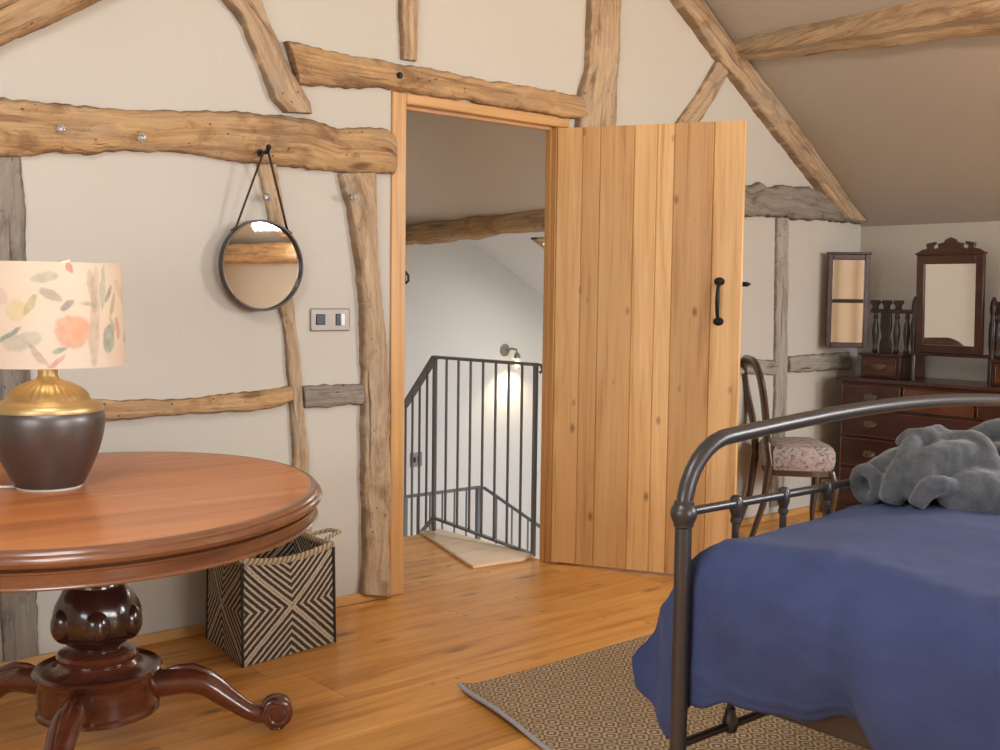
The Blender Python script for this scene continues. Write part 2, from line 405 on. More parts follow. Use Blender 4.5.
# lampshade: watercolour fruit and leaves printed on cream linen, UV in metres round and up the drum
def shade_mat():
    q = N('printed_linen_shade'); uv = q.co('UV'); wob = q.noise(uv, 22, 3)
    x0, y0, _ = q.sep(uv)
    dx = q.math('MULTIPLY', q.math('SUBTRACT', wob, .5), .022)
    x = q.math('ADD', x0, dx); y = q.math('ADD', y0, q.math('MULTIPLY', q.math('SUBTRACT', q.noise(q.co('UV', loc=(3, 5, 0)), 22, 3), .5), .022))
    col = q.mix(q.ramp(q.noise(uv, 7, 3), [(.35, 0), (.7, 1)]), (.86, .77, .64), (.88, .74, .60))
    wash = q.noise(q.co('UV', loc=(1, 2, 0)), 40, 3)
    def blob(col, cx, cy, ra, rb, ang, c, st=.8, soft=.35):
        ca, sa = math.cos(ang), math.sin(ang)
        ux = q.math('SUBTRACT', x, cx); uy = q.math('SUBTRACT', y, cy)
        u = q.math('ADD', q.math('MULTIPLY', ux, ca/ra), q.math('MULTIPLY', uy, sa/ra))
        v = q.math('ADD', q.math('MULTIPLY', ux, -sa/rb), q.math('MULTIPLY', uy, ca/rb))
        r = q.math('ADD', q.math('MULTIPLY', u, u), q.math('MULTIPLY', v, v))
        k = q.ramp(r, [(1-soft, 1), (1, 0)])
        return q.mix(q.math('MULTIPLY', k, q.math('MULTIPLY_ADD', wash, .9, st-.45, True)), col, c)
    peach, pink, sage, teal, olive, brown, yel = (.80, .43, .27), (.72, .34, .29), (.50, .51, .38), (.26, .36, .30), (.52, .46, .20), (.56, .43, .32), (.74, .66, .30)
    rep = []
    for k in (-1, 0, 1):
        o = k*.30
        rep += [(.022+o, .095, .047, .043, 0, peach, .62), (.034+o, .103, .03, .026, .4, (.86, .52, .30), .5),
            (.070+o, .13, .016, .135, -.06, brown, .42), (.066+o, .20, .012, .06, .12, brown, .4), (.095+o, .21, .010, .06, -.1, sage, .5),
            (-.020+o, .19, .030, .012, -.5, (.46, .40, .32), .6), (.012+o, .165, .022, .009, .6, (.36, .30, .26), .6), (-.03+o, .235, .036, .012, .15, sage, .5),
            (.018+o, .262, .016, .007, -1.1, pink, .75), (-.085+o, .15, .030, .026, .3, yel, .5), (-.058+o, .165, .010, .030, -.5, olive, .5),
            (-.075+o, .07, .050, .022, .25, sage, .45), (-.10+o, .085, .040, .006, .65, teal, .7), (-.045+o, .035, .042, .008, -.9, brown, .5),
            (-.01+o, .018, .030, .006, .7, pink, .55), (.108+o, .075, .022, .040, -.15, teal, .55), (.125+o, .165, .009, .034, -.4, olive, .65),
            (.112+o, .195, .026, .008, 1.0, (.34, .30, .26), .6), (.120+o, .115, .022, .006, -.9, olive, .6), (.142+o, .10, .012, .030, .1, pink, .6),
            (-.135+o, .20, .05, .02, -.6, (.72, .52, .44), .4), (-.005+o, .048, .018, .006, .3, teal, .6), (.058+o, .165, .024, .006, -.2, sage, .6)]
    for (cx, cy, ra, rb, an, c, st) in rep: 
        cx = cx*1.32+.036; ra *= 1.12; rb *= 1.12
        if -.36 < cx < .34: col = blob(col, cx, cy, ra, rb, an, c, st)
    q.set(Base_Color=col, Roughness=.9)
    tr = q.new('ShaderNodeBsdfTranslucent'); q.put(tr.inputs[0], col)
    mx = q.new('ShaderNodeMixShader'); mx.inputs[0].default_value = .35
    q.t.links.new(q.b.outputs[0], mx.inputs[1]); q.t.links.new(tr.outputs[0], mx.inputs[2])
    q.t.links.new(mx.outputs[0], q.n['Material Output'].inputs[0])
    return q.m
M['shade'] = shade_mat()

def pane_mat():
    q = N('window_glass'); t = q.new('ShaderNodeBsdfTransparent'); g = q.new('ShaderNodeBsdfGlossy'); g.inputs['Roughness'].default_value = .02
    mx = q.new('ShaderNodeMixShader'); mx.inputs[0].default_value = .06
    q.t.links.new(t.outputs[0], mx.inputs[1]); q.t.links.new(g.outputs[0], mx.inputs[2]); q.t.links.new(mx.outputs[0], q.n['Material Output'].inputs[0])
    return q.m
M['pane'] = pane_mat()
M['window_wood'] = plain('window_pine', (.55, .36, .18), .45)
def bulb_mat():
    q = N('lit_bulb'); q.set(Base_Color=(1, .9, .7), Emission_Color=(1, .80, .52, 1), Emission_Strength=12.0); return q.m
M['bulb'] = bulb_mat()
M['clear_shade'] = plain('clear_glass_shade', (.95, .95, .92), .05, 0, Transmission_Weight=.9, IOR=1.2)

# ------------------------------------------------------------------ room shell
XW, XE, YS, ZE, SL = -1.0, 5.96, -8.6, 1.652, .665       # west/east walls, south wall, eaves height, roof slope
XR = (XW+XE)/2; ZR = ZE+SL*(XE-XR)
FX0, FXI0, FXI1, FX1 = 2.581, 2.650, 3.477, 3.546           # door frame outer/inner
ZI, ZO = 1.972, 2.016
WT = .055                                                    # gable wall thickness

b = MB(); b.bx((XW-.1, YS-.1, -.1), (XE+.1, .0, 0)); struct(b.build('floor', M['floor'], smooth=0), 'wide orange oak floorboards running along the plastered gable wall', 'floor')

def wall_with_holes(b, x0, x1, zs, holes, y0, y1):
    """vertical strips between x-breaks; zs(x) top; holes: (xa, xb, za, zb)"""
    xs = sorted({x0, x1, *[h[0] for h in holes], *[h[1] for h in holes], *([XR] if x0 < XR < x1 else [])})
    for a, c in zip(xs[:-1], xs[1:]):
        hs = [h for h in holes if h[0] <= a+1e-6 and h[1] >= c-1e-6]
        segs = [(0, None)]
        if hs:
            h = hs[0]; segs = ([(0, h[2])] if h[2] > 0 else [])+[(h[3], None)]
        for lo, hi in segs:
            ta, tc = (zs(a), zs(c)) if hi is None else (hi, hi)
            V = [(a, y0, lo), (c, y0, lo), (c, y0, tc), (a, y0, ta), (a, y1, lo), (c, y1, lo), (c, y1, tc), (a, y1, ta)]
            b.add(V, [(0,1,2,3), (7,6,5,4), (0,4,5,1), (3,2,6,7), (0,3,7,4), (1,5,6,2)])
roof = lambda x: ZE+SL*(min(x-XW, XE-x))
b = MB(); wall_with_holes(b, XW-.1, XE+.1, lambda x: roof(max(XW, min(XE, x)))+.05, [(FX0+.02, FX1-.02, 0, ZO-.015)], 0, WT)
struct(b.build('wall_north', M['wall'], smooth=0), 'cream plastered gable wall with exposed timber framing around the door', 'wall')
b = MB(); wall_with_holes(b, XW-.1, XE+.1, lambda x: roof(max(XW, min(XE, x)))+.05, [(1.2, 3.6, .95, 2.5)], YS-.12, YS)
struct(b.build('wall_south', M['wall'], smooth=0), 'plastered gable wall at the far end of the room behind', 'wall')
b = MB(); b.bx((XE, YS-.1, 0), (XE+.12, WT, ZE+.03)); struct(b.build('wall_east', M['wall'], smooth=0), 'low cream eaves wall behind the dressing chest', 'wall')
b = MB()
for (y0, y1, z0, z1) in ((YS-.1, -2.98, 0, ZE), (-1.62, WT, 0, ZE), (-2.98, -1.62, 0, .82), (-2.98, -1.62, 1.62, ZE)):
    b.bx((XW-.14, y0, z0), (XW, y1, z1+(.03 if z1 == ZE else 0)))
struct(b.build('wall_west', M['wall'], smooth=0), 'low plastered eaves wall with a small window', 'wall')

def slope(name, xa, xb, holes, label):
    b = MB(); y0, y1 = YS-.1, WT
    xs = sorted([xa, xb]+[h[k] for h in holes for k in (0, 1)], reverse=xa > xb); ys = sorted([y0, y1]+[h[k] for h in holes for k in (2, 3)])
    t = .10
    for a, c in zip(xs[:-1], xs[1:]):
        for p, q in zip(ys[:-1], ys[1:]):
            mx, my = (a+c)/2, (p+q)/2
            if any(min(h[0], h[1]) < mx < max(h[0], h[1]) and h[2] < my < h[3] for h in holes): continue
            za, zc = roof(a), roof(c)
            V = [(a, p, za), (c, p, zc), (c, q, zc), (a, q, za), (a, p, za+t), (c, p, zc+t), (c, q, zc+t), (a, q, za+t)]
            b.add(V, [(0,1,2,3), (7,6,5,4), (0,4,5,1), (1,5,6,2), (2,6,7,3), (3,7,4,0)])
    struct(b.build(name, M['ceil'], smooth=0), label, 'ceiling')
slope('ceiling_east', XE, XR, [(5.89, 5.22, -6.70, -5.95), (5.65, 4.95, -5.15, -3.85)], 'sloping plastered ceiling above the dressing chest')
slope('ceiling_west', XW, XR, [(.0, .85, -2.7, -1.5)], 'sloping plastered ceiling over the lamp side of the room')

def window_roof(name, x0, x1, y0, y1, label, zf):
    root = bpy.data.objects.new(name, None); C.objects.link(root); root.location = ((x0+x1)/2, (y0+y1)/2, zf((x0+x1)/2)); struct(root, label, 'window')
    P = lambda x, y, d: Vector((x, y, zf(x)+d))
    f = MB()
    fw = .05*(1 if x1 > x0 else -1)
    for (a, c, p, q) in ((x0, x0+fw, y0, y1), (x1-fw, x1, y0, y1), (x0, x1, y0, y0+.05), (x0, x1, y1-.05, y1), ((x0+x1)/2-.012, (x0+x1)/2+.012, y0, y1)):
        V = [P(a, p, -.01), P(c, p, -.01), P(c, q, -.01), P(a, q, -.01), P(a, p, .10), P(c, p, .10), P(c, q, .10), P(a, q, .10)]
        f.add(V, [(0,1,2,3), (7,6,5,4), (0,4,5,1), (1,5,6,2), (2,6,7,3), (3,7,4,0)])
    prt(f, 'window_frame', M['window_wood'], root, smooth=0)
    g = MB(); V = [P(x, y, d) for d in (.05, .056) for x, y in ((x0, y0), (x1, y0), (x1, y1), (x0, y1))]
    g.add(V, [(0,1,2,3), (7,6,5,4), (0,4,5,1), (1,5,6,2), (2,6,7,3), (3,7,4,0)])
    prt(g, 'pane', M['pane'], root, smooth=0)
window_roof('window_1', 5.89, 5.22, -6.70, -5.95, 'roof window above the far eaves, seen in the round mirror', roof)
window_roof('window_6', 5.65, 4.95, -5.15, -3.85, 'roof window in the east slope above the bed', roof)
window_roof('added_window_west', .0, .85, -2.7, -1.5, 'unseen roof window added in the west slope to brighten the floor', roof)  # invented opening out of view, put in for the added west roof light

def window_wall(name, a, c, label, axis, bars=2):
    root = bpy.data.objects.new(name, None); C.objects.link(root); root.location = Vector(((a[0]+c[0])/2, (a[1]+c[1])/2, a[2])); struct(root, label, 'window')
    f = MB(); k = 0 if axis == 'x' else 1; n = 1-k
    def bar(lo, hi, z0, z1):
        p = list(a); q = list(c); p[k] = lo; q[k] = hi; p[2] = z0; q[2] = z1; f.bx(p, q)
    bar(a[k], a[k]+.06, a[2], c[2]); bar(c[k]-.06, c[k], a[2], c[2]); bar(a[k], c[k], a[2], a[2]+.06); bar(a[k], c[k], c[2]-.06, c[2])
    for i in range(1, bars+1):
        mx = lerp(a[k], c[k], i/(bars+1)); bar(mx-.025, mx+.025, a[2], c[2])
    prt(f, 'window_frame', M['window_wood'], root, smooth=0)
    g = MB(); p = list(a); q = list(c); mid = (a[n]+c[n])/2; p[n] = mid-.004; q[n] = mid+.004; g.bx(p, q); prt(g, 'pane', M['pane'], root, smooth=0)
window_wall('window_3', (1.2, YS-.09, .95), (3.6, YS-.02, 2.5), 'wide gable window at the end of the room behind', 'x')
window_wall('window_4', (XW-.12, -2.98, .82), (XW-.05, -1.62, 1.62), 'small eaves window beyond the lamp table', 'y', 1)

# warm pendant high under the ridge, above the picture
PX, PY, PZ = 3.45, -2.3, 2.32
pn = empty('pendant_uplighter', (PX, PY, 3.32), 'plaster bowl uplighter hanging from the roof slope, above the view', 'pendant')
b = MB()
for k in range(3):
    a = 2*PI*k/3; b.tube([(PX, PY, 3.0), (PX+.165*math.cos(a), PY+.165*math.sin(a), PZ+.01)], .003, 6)
b.tube([(PX, PY, 3.32), (PX, PY, 3.0)], .004, 8); prt(b, 'hanger', M['brass'], pn)
b = MB(); b.lathe([(.001, PZ-.085), (.06, PZ-.080), (.12, PZ-.055), (.16, PZ-.015), (.172, PZ+.012), (.166, PZ+.012), (.152, PZ-.015), (.115, PZ-.046), (.06, PZ-.068), (.001, PZ-.073)], (PX, PY, 0), 48); prt(b, 'bowl', M['white_glaze'], pn)
b = MB(); b.ball((PX, PY, PZ-.03), .026, 10); prt(b, 'bulb', M['bulb'], pn)
l = bpy.data.lights.new('pendant_light', 'POINT'); l.energy = 52; l.color = (1, .74, .46); l.shadow_soft_size = .05
o = bpy.data.objects.new('pendant_light', l); C.objects.link(o); o.location = (PX, PY, PZ+.045)

# baseboards
b = MB(); b.bx((XW, -.016, 0), (FX0, 0, .038)); struct(b.build('baseboard_north', M['oak_frame'], bev=.004), 'low oak skirting strip under the gable wall', 'baseboard')
b = MB(); b.bx((FX1, -.016, 0), (XE, 0, .038)); b.bx((XE-.016, YS, 0), (XE, 0, .038)); struct(b.build('baseboard_east', M['oak_frame'], bev=.004), 'low oak skirting strip behind the chair and chest', 'baseboard')

# ------------------------------------------------------------------ exposed timbers
def arc(P):
    L = [0]
    for a, c in zip(P[:-1], P[1:]): L.append(L[-1]+math.hypot(c[0]-a[0], c[1]-a[1]))
    return L
def resample(P, n):
    L = arc(P); out = []
    for i in range(n+1):
        s = L[-1]*i/n; k = 0
        while k < len(L)-2 and L[k+1] < s: k += 1
        t = (s-L[k])/max(L[k+1]-L[k], 1e-9); out.append((lerp(P[k][0], P[k+1][0], t), lerp(P[k][1], P[k+1][1], t)))
    return out
_tn = [0]
def wall_timber(A, B, mat, depth, label, seed, rough=.006, px=True, name=None):
    if px: A = [onwall(*p) for p in A]; B = [onwall(*p) for p in B]
    Ln = max(arc(A)[-1], arc(B)[-1]); n = max(8, int(Ln/.012)); mcol = 12
    A = resample(A, n); B = resample(B, n)
    tv = [-.0001]+[j/mcol for j in range(mcol+1)]+[1.0001]
    V = []; UV = []; WN = []
    for i in range(n+1):
        a, c = A[i], B[i]; wd = math.hypot(c[0]-a[0], c[1]-a[1])
        for t in tv:
            tt = max(0, min(1, t)); e = abs(2*tt-1)
            x = lerp(a[0], c[0], tt); z = lerp(a[1], c[1], tt)
            nz = noise.fractal(Vector((x*5+seed*7.1, z*5, seed)), 1.0, 2.0, 4)
            n2 = noise.noise(Vector((x*14+seed, z*14, 3.3*seed)))
            d = depth*(1-.5*e**6)+rough*(nz*1.3+n2*.6+.5*noise.noise(Vector((x*40, z*40, seed))))
            if t < 0 or t > 1: d = -.03
            ex = rough*(1.1*noise.noise(Vector((x*9, z*9, seed+5)))+.9*noise.noise(Vector((x*31, z*31, seed+2))))*e**2
            V.append((x+ex*.7, -d, z+ex)); WN.append(max(0, e)**4); UV.append((i/n*Ln+seed*1.37, tt*wd+seed*.61))
    m_ = len(tv); Fc = [(i*m_+j, (i+1)*m_+j, (i+1)*m_+j+1, i*m_+j+1) for i in range(n) for j in range(m_-1)]
    Fc += [tuple(range(m_)), tuple(reversed([n*m_+j for j in range(m_)]))]
    _tn[0] += 1
    bm_ = MB().add(V, Fc, UV); c0 = A[n//2]
    o = bm_.build(name or 'trim_%d' % _tn[0], mat, loc=(c0[0], 0, c0[1]), smooth=60)
    if len(o.data.vertices) == len(WN):
        at_ = o.data.attributes.new('wane', 'FLOAT', 'POINT')
        for i_, w_ in enumerate(WN): at_.data[i_].value = w_
    return struct(o, label, 'timber')
xz = lambda *p: [onwall(*q) for q in p]
# long beam left of the door
A = [(XW+.01, 1.80)]+xz((0,100),(40,104),(100,108),(150,112),(200,110),(240,114),(270,115),(300,119),(335,128),(365,128),(384,130),(391,136))
B = [(XW+.01, 1.62)]+xz((0,157),(50,154),(100,153),(150,152),(180,152),(210,158),(250,163),(300,169),(340,173),(391,174))
wall_timber(A, B, M['beam'], .045, 'long hewn beam on the wall from the lamp to the door frame', 1, .008, px=False)
wall_timber([(283,42),(300,46),(340,54),(380,61),(420,68),(470,78),(520,86),(560,93),(580,98)], [(296,84),(310,86),(340,88),(390,90),(470,103),(520,111),(560,117.5),(581,121)], M['beam'], .042, 'hewn lintel beam directly above the door frame', 2, .007)
wall_timber([(128,-200),(205,-28),(222,0),(240,25),(258,65),(270,100),(283,113)], [(172,-200),(242,-28),(258,0),(272,35),(290,75),(305,100),(309,114)], M['beam_pale'], .040, 'leaning brace rising from the long beam to the roof', 3)
wall_timber([(397,-250),(398,-30),(398,0),(399,30),(400,60)], [(419,-250),(417,-30),(416,0),(415,30),(414,62)], M['beam_pale'], .032, 'short narrow stud standing on the lintel beam', 4, .005)
wall_timber([(588,-135),(587,-30),(586,0),(585,40),(584,70),(577,92),(574,133)], [(623,-135),(620,-30),(618,0),(616,40),(614,80),(611,136)], M['beam_pale'], .048, 'upright post at the right end of the lintel beam', 5)
wall_timber([(452,-300),(640,-40),(669,0),(716,63),(760,120),(816,191),(838,219)], [(478,-300),(664,-40),(694,0),(722,40),(748,72),(790,126),(836,192),(859,222)], M['beam_pale'], .075, 'sloping rafter where the gable wall meets the ceiling', 6, .0045)
wall_timber([(714,62),(695,95),(676,121),(660,146)], [(727,72),(713,98),(698,121),(684,146)], M['beam_pale'], .030, 'small brace between the rafter and the open door', 7, .005)
wall_timber([(728,178),(745,186),(757,182),(764,187),(790,186),(815,190),(835,195),(846,207),(856,221)], [(728,214),(745,216),(770,217),(790,219),(825,221),(856,224)], M['beam_grey'], .050, 'rough grey tie beam ending at the eaves above the chair', 8, .010)
wall_timber([(775,218),(774,300),(773,400),(769,507)], [(787,218),(786,300),(785,400),(782,503)], M['beam_ash'], .022, 'narrow stud on the wall behind the chair', 9, .004)
wall_timber([(732,359),(745,359),(774,360)], [(732,374),(745,374),(773,375)], M['beam_ash'], .026, 'short grey rail between the door edge and the narrow stud', 10, .006)
wall_timber([(785,357),(800,355),(846,352)], [(785,372),(815,371),(846,369)], M['beam_ash'], .034, 'short grey rail between the narrow stud and the wing mirror', 11, .006)
wall_timber([(-26,158),(-20,260),(-10,400),(-2,560),(4,684)], [(20,157),(24,200),(27,260),(30,370),(34,500),(37,600),(38,667)], M['beam_grey'], .012, 'dark grey post behind the lamp at the left edge', 12)
wall_timber([(26,402),(60,401),(95,400),(130,400),(200,397),(250,392),(288,386)], [(30,424),(60,423),(95,420),(130,419),(190,413),(250,411),(270,408),(289,402)], M['beam'], .034, 'bowed rail on the wall behind the lamp', 13, .006)
wall_timber([(256,165),(262,190),(268,220),(275,290),(283,330),(288,390),(291,440),(294,570)], [(275,165),(280,200),(288,250),(292,300),(297,345),(301,400),(306,450),(311,568)], M['beam_pale'], .026, 'slim wandering stud behind the round mirror', 14, .005)
wall_timber([(301,386),(330,385),(361,383)], [(302,408),(330,406),(361,404)], M['beam_grey'], .026, 'short dark rail under the light switch', 15, .006)
wall_timber([(337,174),(345,210),(352,250),(357,290),(359,330),(360,400),(360,480),(362,540),(359,592)], [(373,174),(374,230),(377,290),(384,350),(387,400),(387,480),(387,540),(387,594)], M['beam_pale'], .044, 'broad post standing against the door frame', 16, .007)
A = [onwall(-200,150)]+xz((-40,66),(0,47),(60,20),(103,0),(150,-20)); B = [onwall(-200,60)]+xz((-40,0),(0,-22),(40,-42),(80,-62),(120,-82))
wall_timber(A, B, M['beam'], .10, 'heavy sloping timber high on the wall above the lamp', 17, .010, px=False)

# purlin running from the rafter into the room under the east slope
def free_beam(st, mat, label, seed, name, rough=.008, cat='timber', kind=True):
    """st: list of (centre, half-up vec, half-side vec)"""
    V = []; UV = []; Ls = 0; n = 20; pc = None; F_ = []
    # resample stations
    R = []
    for (a, c) in zip(st[:-1], st[1:]):
        k = max(2, int((Vector(c[0])-Vector(a[0])).length/.04))
        for i in range(k): R.append([Vector(a[j]).lerp(Vector(c[j]), i/k) for j in range(3)])
    R.append([Vector(x) for x in st[-1]])
    for (c, hu, hs) in R:
        if pc is not None: Ls += (c-pc).length
        pc = c
        for k in range(n):
            a = 2*PI*k/n; ca, sa = math.cos(a), math.sin(a)
            q = max(abs(ca), abs(sa)); sq = lerp(1, 1/q, .72)
            p = c+hu*ca*sq+hs*sa*sq
            p = p+(p-c).normalized()*rough*(1.4*noise.fractal(p*4+Vector((seed, 0, 0)), 1, 2, 4)+.5*noise.noise(p*14))
            V.append(p); UV.append((Ls+seed, k/n*2*(hu.length+hs.length)*2))
    m_ = len(R)
    for i in range(m_-1):
        for k in range(n): F_.append((i*n+k, i*n+(k+1) % n, (i+1)*n+(k+1) % n, (i+1)*n+k))
    F_ += [tuple(reversed(range(n))), tuple((m_-1)*n+k for k in range(n))]
    o = MB().add(V, F_, UV).build(name, mat, loc=R[0][0], smooth=50)
    return struct(o, label, cat)
cu = Vector((-SL, 0, -1)).normalized(); 
al = Vector((1, 0, -SL)).normalized(); nn = Vector((-SL, 0, -1)).normalized()
free_beam([((4.700, -.03, 2.485), nn*.048, al*.062), ((4.705, -.5, 2.478), nn*.066, al*.076), ((4.71, -1.0, 2.468), nn*.080, al*.092), ((4.71, -1.6, 2.45), nn*.090, al*.10), ((4.71, -5.2, 2.45), nn*.090, al*.10)], M['beam_pale'], 'round-edged purlin under the sloping ceiling, running out from the rafter', 3.1, 'trim_18', .012)
free_beam([((5.86, -5.4, 1.56), (0, 0, .10), (.09, 0, 0)), ((5.86, -8.5, 1.56), (0, 0, .10), (.09, 0, 0))], M['beam'], 'hewn wall plate along the far eaves, seen in the round mirror', 5.2, 'trim_19', .012)

# ------------------------------------------------------------------ door frame, open plank door
fr = bpy.data.objects.new('trim_20', None); C.objects.link(fr); fr.location = (FX0, 0, 0); struct(fr, 'honey oak door frame around the opening to the landing', 'door frame')
def upright(a, c, b=None):
    b = b or MB()
    x0, y0, z0 = a; x1, y1, z1 = c
    V = [(x, y, z) for z in (z0, z1) for x, y in ((x0, y0), (x1, y0), (x1, y1), (x0, y1))]
    UV = [(z, u) for z in (z0, z1) for u in (x0+y0, x1+y0, x1+y1+.3, x0+y1+.3)]
    b.add(V, [(3,2,1,0), (4,5,6,7), (0,1,5,4), (1,2,6,5), (2,3,7,6), (3,0,4,7)], UV); return b
o = prt(upright((FX0, -.010, 0), (FXI0, WT+.004, ZO)), 'jamb', M['oak_upright'], fr, bev=.004)
st = upright((FXI0, .030, 0), (FXI0+.010, WT+.004, ZI-.012)); sub(st, 'door_stop', M['oak_upright'], o)
k = MB(); k.bx((FXI0-.001, -.008, 1.262), (FXI0+.003, .026, 1.315)); k.tube([(FXI0, -.004, 1.262), (FXI0+.012, -.012, 1.275), (FXI0+.012, -.012, 1.295), (FXI0+.002, -.004, 1.312)], .005, 8); sub(k, 'latch_keeper', M['iron'], o)
o = prt(upright((FXI1, .0, 0), (FX1, WT+.004, ZI)), 'jamb', M['oak_upright'], fr, bev=.004)
sub(upright((FXI1-.010, .030, 0), (FXI1, WT+.004, ZI-.012)), 'door_stop', M['oak_upright'], o)
b = MB(); b.bx((FXI0, -.010, ZI), (FX1, WT+.004, ZO)); o = prt(b, 'frame_head', M['oak_frame'], fr, bev=.004)
b = MB(); b.bx((FXI0, .030, ZI-.012), (FXI1, WT+.004, ZI)); sub(b, 'door_stop', M['oak_frame'], o)

TH = 1.076; HX = FXI1+.002
de = Vector((math.cos(TH), -math.sin(TH), 0)); dn = Vector((math.sin(TH), math.cos(TH), 0))    # along the leaf, away from viewer
DL = lambda s, z, t: Vector((HX, -.004, 0))+de*s+dn*t+Vector((0, 0, z))
dr = bpy.data.objects.new('door_1', None); C.objects.link(dr); dr.location = (HX, 0, 0); struct(dr, 'open oak plank door with black iron pull handle', 'door')
bounds = [0, .117, .199, .352, .453, .527, .698, .828]; tints = [.55, .22, .35, .85, .95, .12, .72]
b = MB(); tv = []
for i in range(7):
    s0, s1 = bounds[i], bounds[i+1]; g = .0035
    prof = [(s0, .006), (s0+g, 0), (s1-g, 0), (s1, .006), (s1, .026), (s0, .026)]
    V = []; UV = []
    for z in (.012, 1.965):
        for (s_, t_) in prof: V.append(DL(s_, z, t_)); UV.append((z+i*3.3, s_*1.0+t_+i*.37))
    n_ = 6; Fc = [tuple(range(n_)), tuple(reversed(range(n_, 2*n_)))]+[(j, n_+j, n_+(j+1) % n_, (j+1) % n_) for j in range(n_)]
    b.add(V, Fc, UV); tv += [tints[i]]*(2*n_)
leaf = prt(b, 'door_leaf', M['oak_door'], dr, smooth=20)
a_ = leaf.data.attributes.new('tint', 'FLOAT', 'POINT')
for i, t in enumerate(tv): a_.data[i].value = t
b = MB()
for z in (.25, 1.0, 1.75): b.prism([(.03, z-.07), (.80, z-.07), (.80, z+.07), (.03, z+.07)], lambda s_, z_, t_: DL(s_, z_, t_), .026, .050)
prt(b, 'ledge', M['oak_frame'], dr, bev=.004)
# pull handle: two bean plates and a bowed grip
h = MB()
for z in (1.292, 1.122):
    M3 = Matrix((de, Vector((0, 0, 1)), -dn)).transposed()
    h.lathe([(.001, .008), (.016, .006), (.0225, .003), (.023, -.002), (.001, -.002)], DL(.735, z, 0), 20, M3, 1, .8)
gp = [(1.285, .004), (1.278, -.020), (1.262, -.032), (1.235, -.038), (1.207, -.040), (1.178, -.038), (1.152, -.032), (1.136, -.020), (1.129, .004)]
h.tube([DL(.735, z, t) for z, t in gp], [.0075, .0075, .008, .009, .010, .009, .008, .0075, .0075], 12)
prt(h, 'pull_handle', M['iron'], dr)
h = MB(); h.bx((0, 0, 0), (0, 0, 0)) if 0 else None
h.prism([(.80, 1.272), (.848, 1.272), (.848, 1.292), (.80, 1.292)], lambda s_, z_, t_: DL(s_, z_, t_), .05, .058)
h.tube([DL(.842, 1.282, .054), DL(.850, 1.282, .030), DL(.858, 1.282, .024)], .007, 8)
prt(h, 'latch_bar', M['iron'], dr)

# ------------------------------------------------------------------ landing and stairs beyond the door
b = MB(); b.bx((2.3, 0, -.1), (3.50, .87, 0)); struct(b.build('floor_landing', M['floor'], smooth=0), 'oak floor of the landing beyond the door', 'floor')
b = MB()
for i in range(1, 6): b.bx((2.3, .87+.22*(i-1), -1.4), (3.50, .87+.22*i, -.19*i))
struct(b.build('trim_21', M['floor'], smooth=0), 'oak stair treads going down from the landing', 'stairs')
b = MB(); b.prism([(3.375, .83), (3.135, .135), (3.40, .10), (3.505, .14), (3.505, .87), (3.385, .87)], lambda x, y, z: Vector((x, y, z)), 0.0, .016)
struct(b.build('trim_22', M['kerb'], bev=.005), 'pale oak kerb under the landing railing', 'kerb')
LX, LYF = 2.3, 2.0
lroof = lambda x: 1.515-.525*(x-4.71)
b = MB(); b.bx((LX-.1, LYF, -1.5), (6.1, LYF+.1, 3.1)); struct(b.build('wall_landing_north', M['landing_wall'], smooth=0), 'white stairwell wall seen through the doorway', 'wall')
b = MB(); b.bx((LX-.1, WT, -1.5), (LX, LYF, 3.1)); struct(b.build('wall_landing_west', M['landing_wall'], smooth=0), 'white landing wall hidden left of the doorway', 'wall')
b = MB(); b.bx((6.0, WT, -1.5), (6.1, LYF, 1.3)); struct(b.build('wall_landing_east', M['landing_wall'], smooth=0), 'white stairwell wall at the low eaves', 'wall')
b = MB(); b.bx((3.5, WT, -1.5), (6.0, LYF, -1.4)); struct(b.build('floor_stairwell', M['floor'], smooth=0), 'oak floor at the foot of the stairwell', 'floor')
def lslope(b, xs, y0, y1, f, t=.08):
    for a, c in zip(xs[:-1], xs[1:]):
        V = [(a, y0, f(a)), (c, y0, f(c)), (c, y1, f(c)), (a, y1, f(a)), (a, y0, f(a)+t), (c, y0, f(c)+t), (c, y1, f(c)+t), (a, y1, f(a)+t)]
        b.add(V, [(0,1,2,3), (7,6,5,4), (0,4,5,1), (1,5,6,2), (2,6,7,3), (3,7,4,0)])
b = MB(); W0, W1, V0, V1 = 4.60, 5.35, .55, 1.40
lslope(b, [4.0, W0], WT-.03, LYF+.05, lroof); lslope(b, [W0, W1], WT-.03, V0, lroof); lslope(b, [W0, W1], V1, LYF+.05, lroof); lslope(b, [W1, 6.1], WT-.03, LYF+.05, lroof)
struct(b.build('ceiling_landing_east', M['landing_wall'], smooth=0), 'white sloping stairwell ceiling beyond the landing purlin', 'ceiling')
lroof2 = lambda x: 1.62+.8*(4.0-x)
b = MB(); lslope(b, [LX-.05, 4.0], WT, LYF+.05, lroof2); b.bx((4.0, WT-.03, 1.58), (4.05, LYF, 1.96))
struct(b.build('ceiling_landing_west', M['landing_ceil'], smooth=0), 'shaded plaster slope above the landing purlin', 'ceiling')
window_roof('window_5', W0, W1, V0, V1, 'roof window glimpsed at the top right of the doorway', lroof)
free_beam([((4.0, LYF-.02, 1.565), (0, 0, .052), (.07, 0, 0)), ((4.0, 1.2, 1.595), (0, 0, .055), (.07, 0, 0)), ((4.0, WT+.01, 1.63), (0, 0, .055), (.07, 0, 0))], M['beam'], 'hewn purlin crossing the landing ceiling', 8.4, 'trim_23', .012)

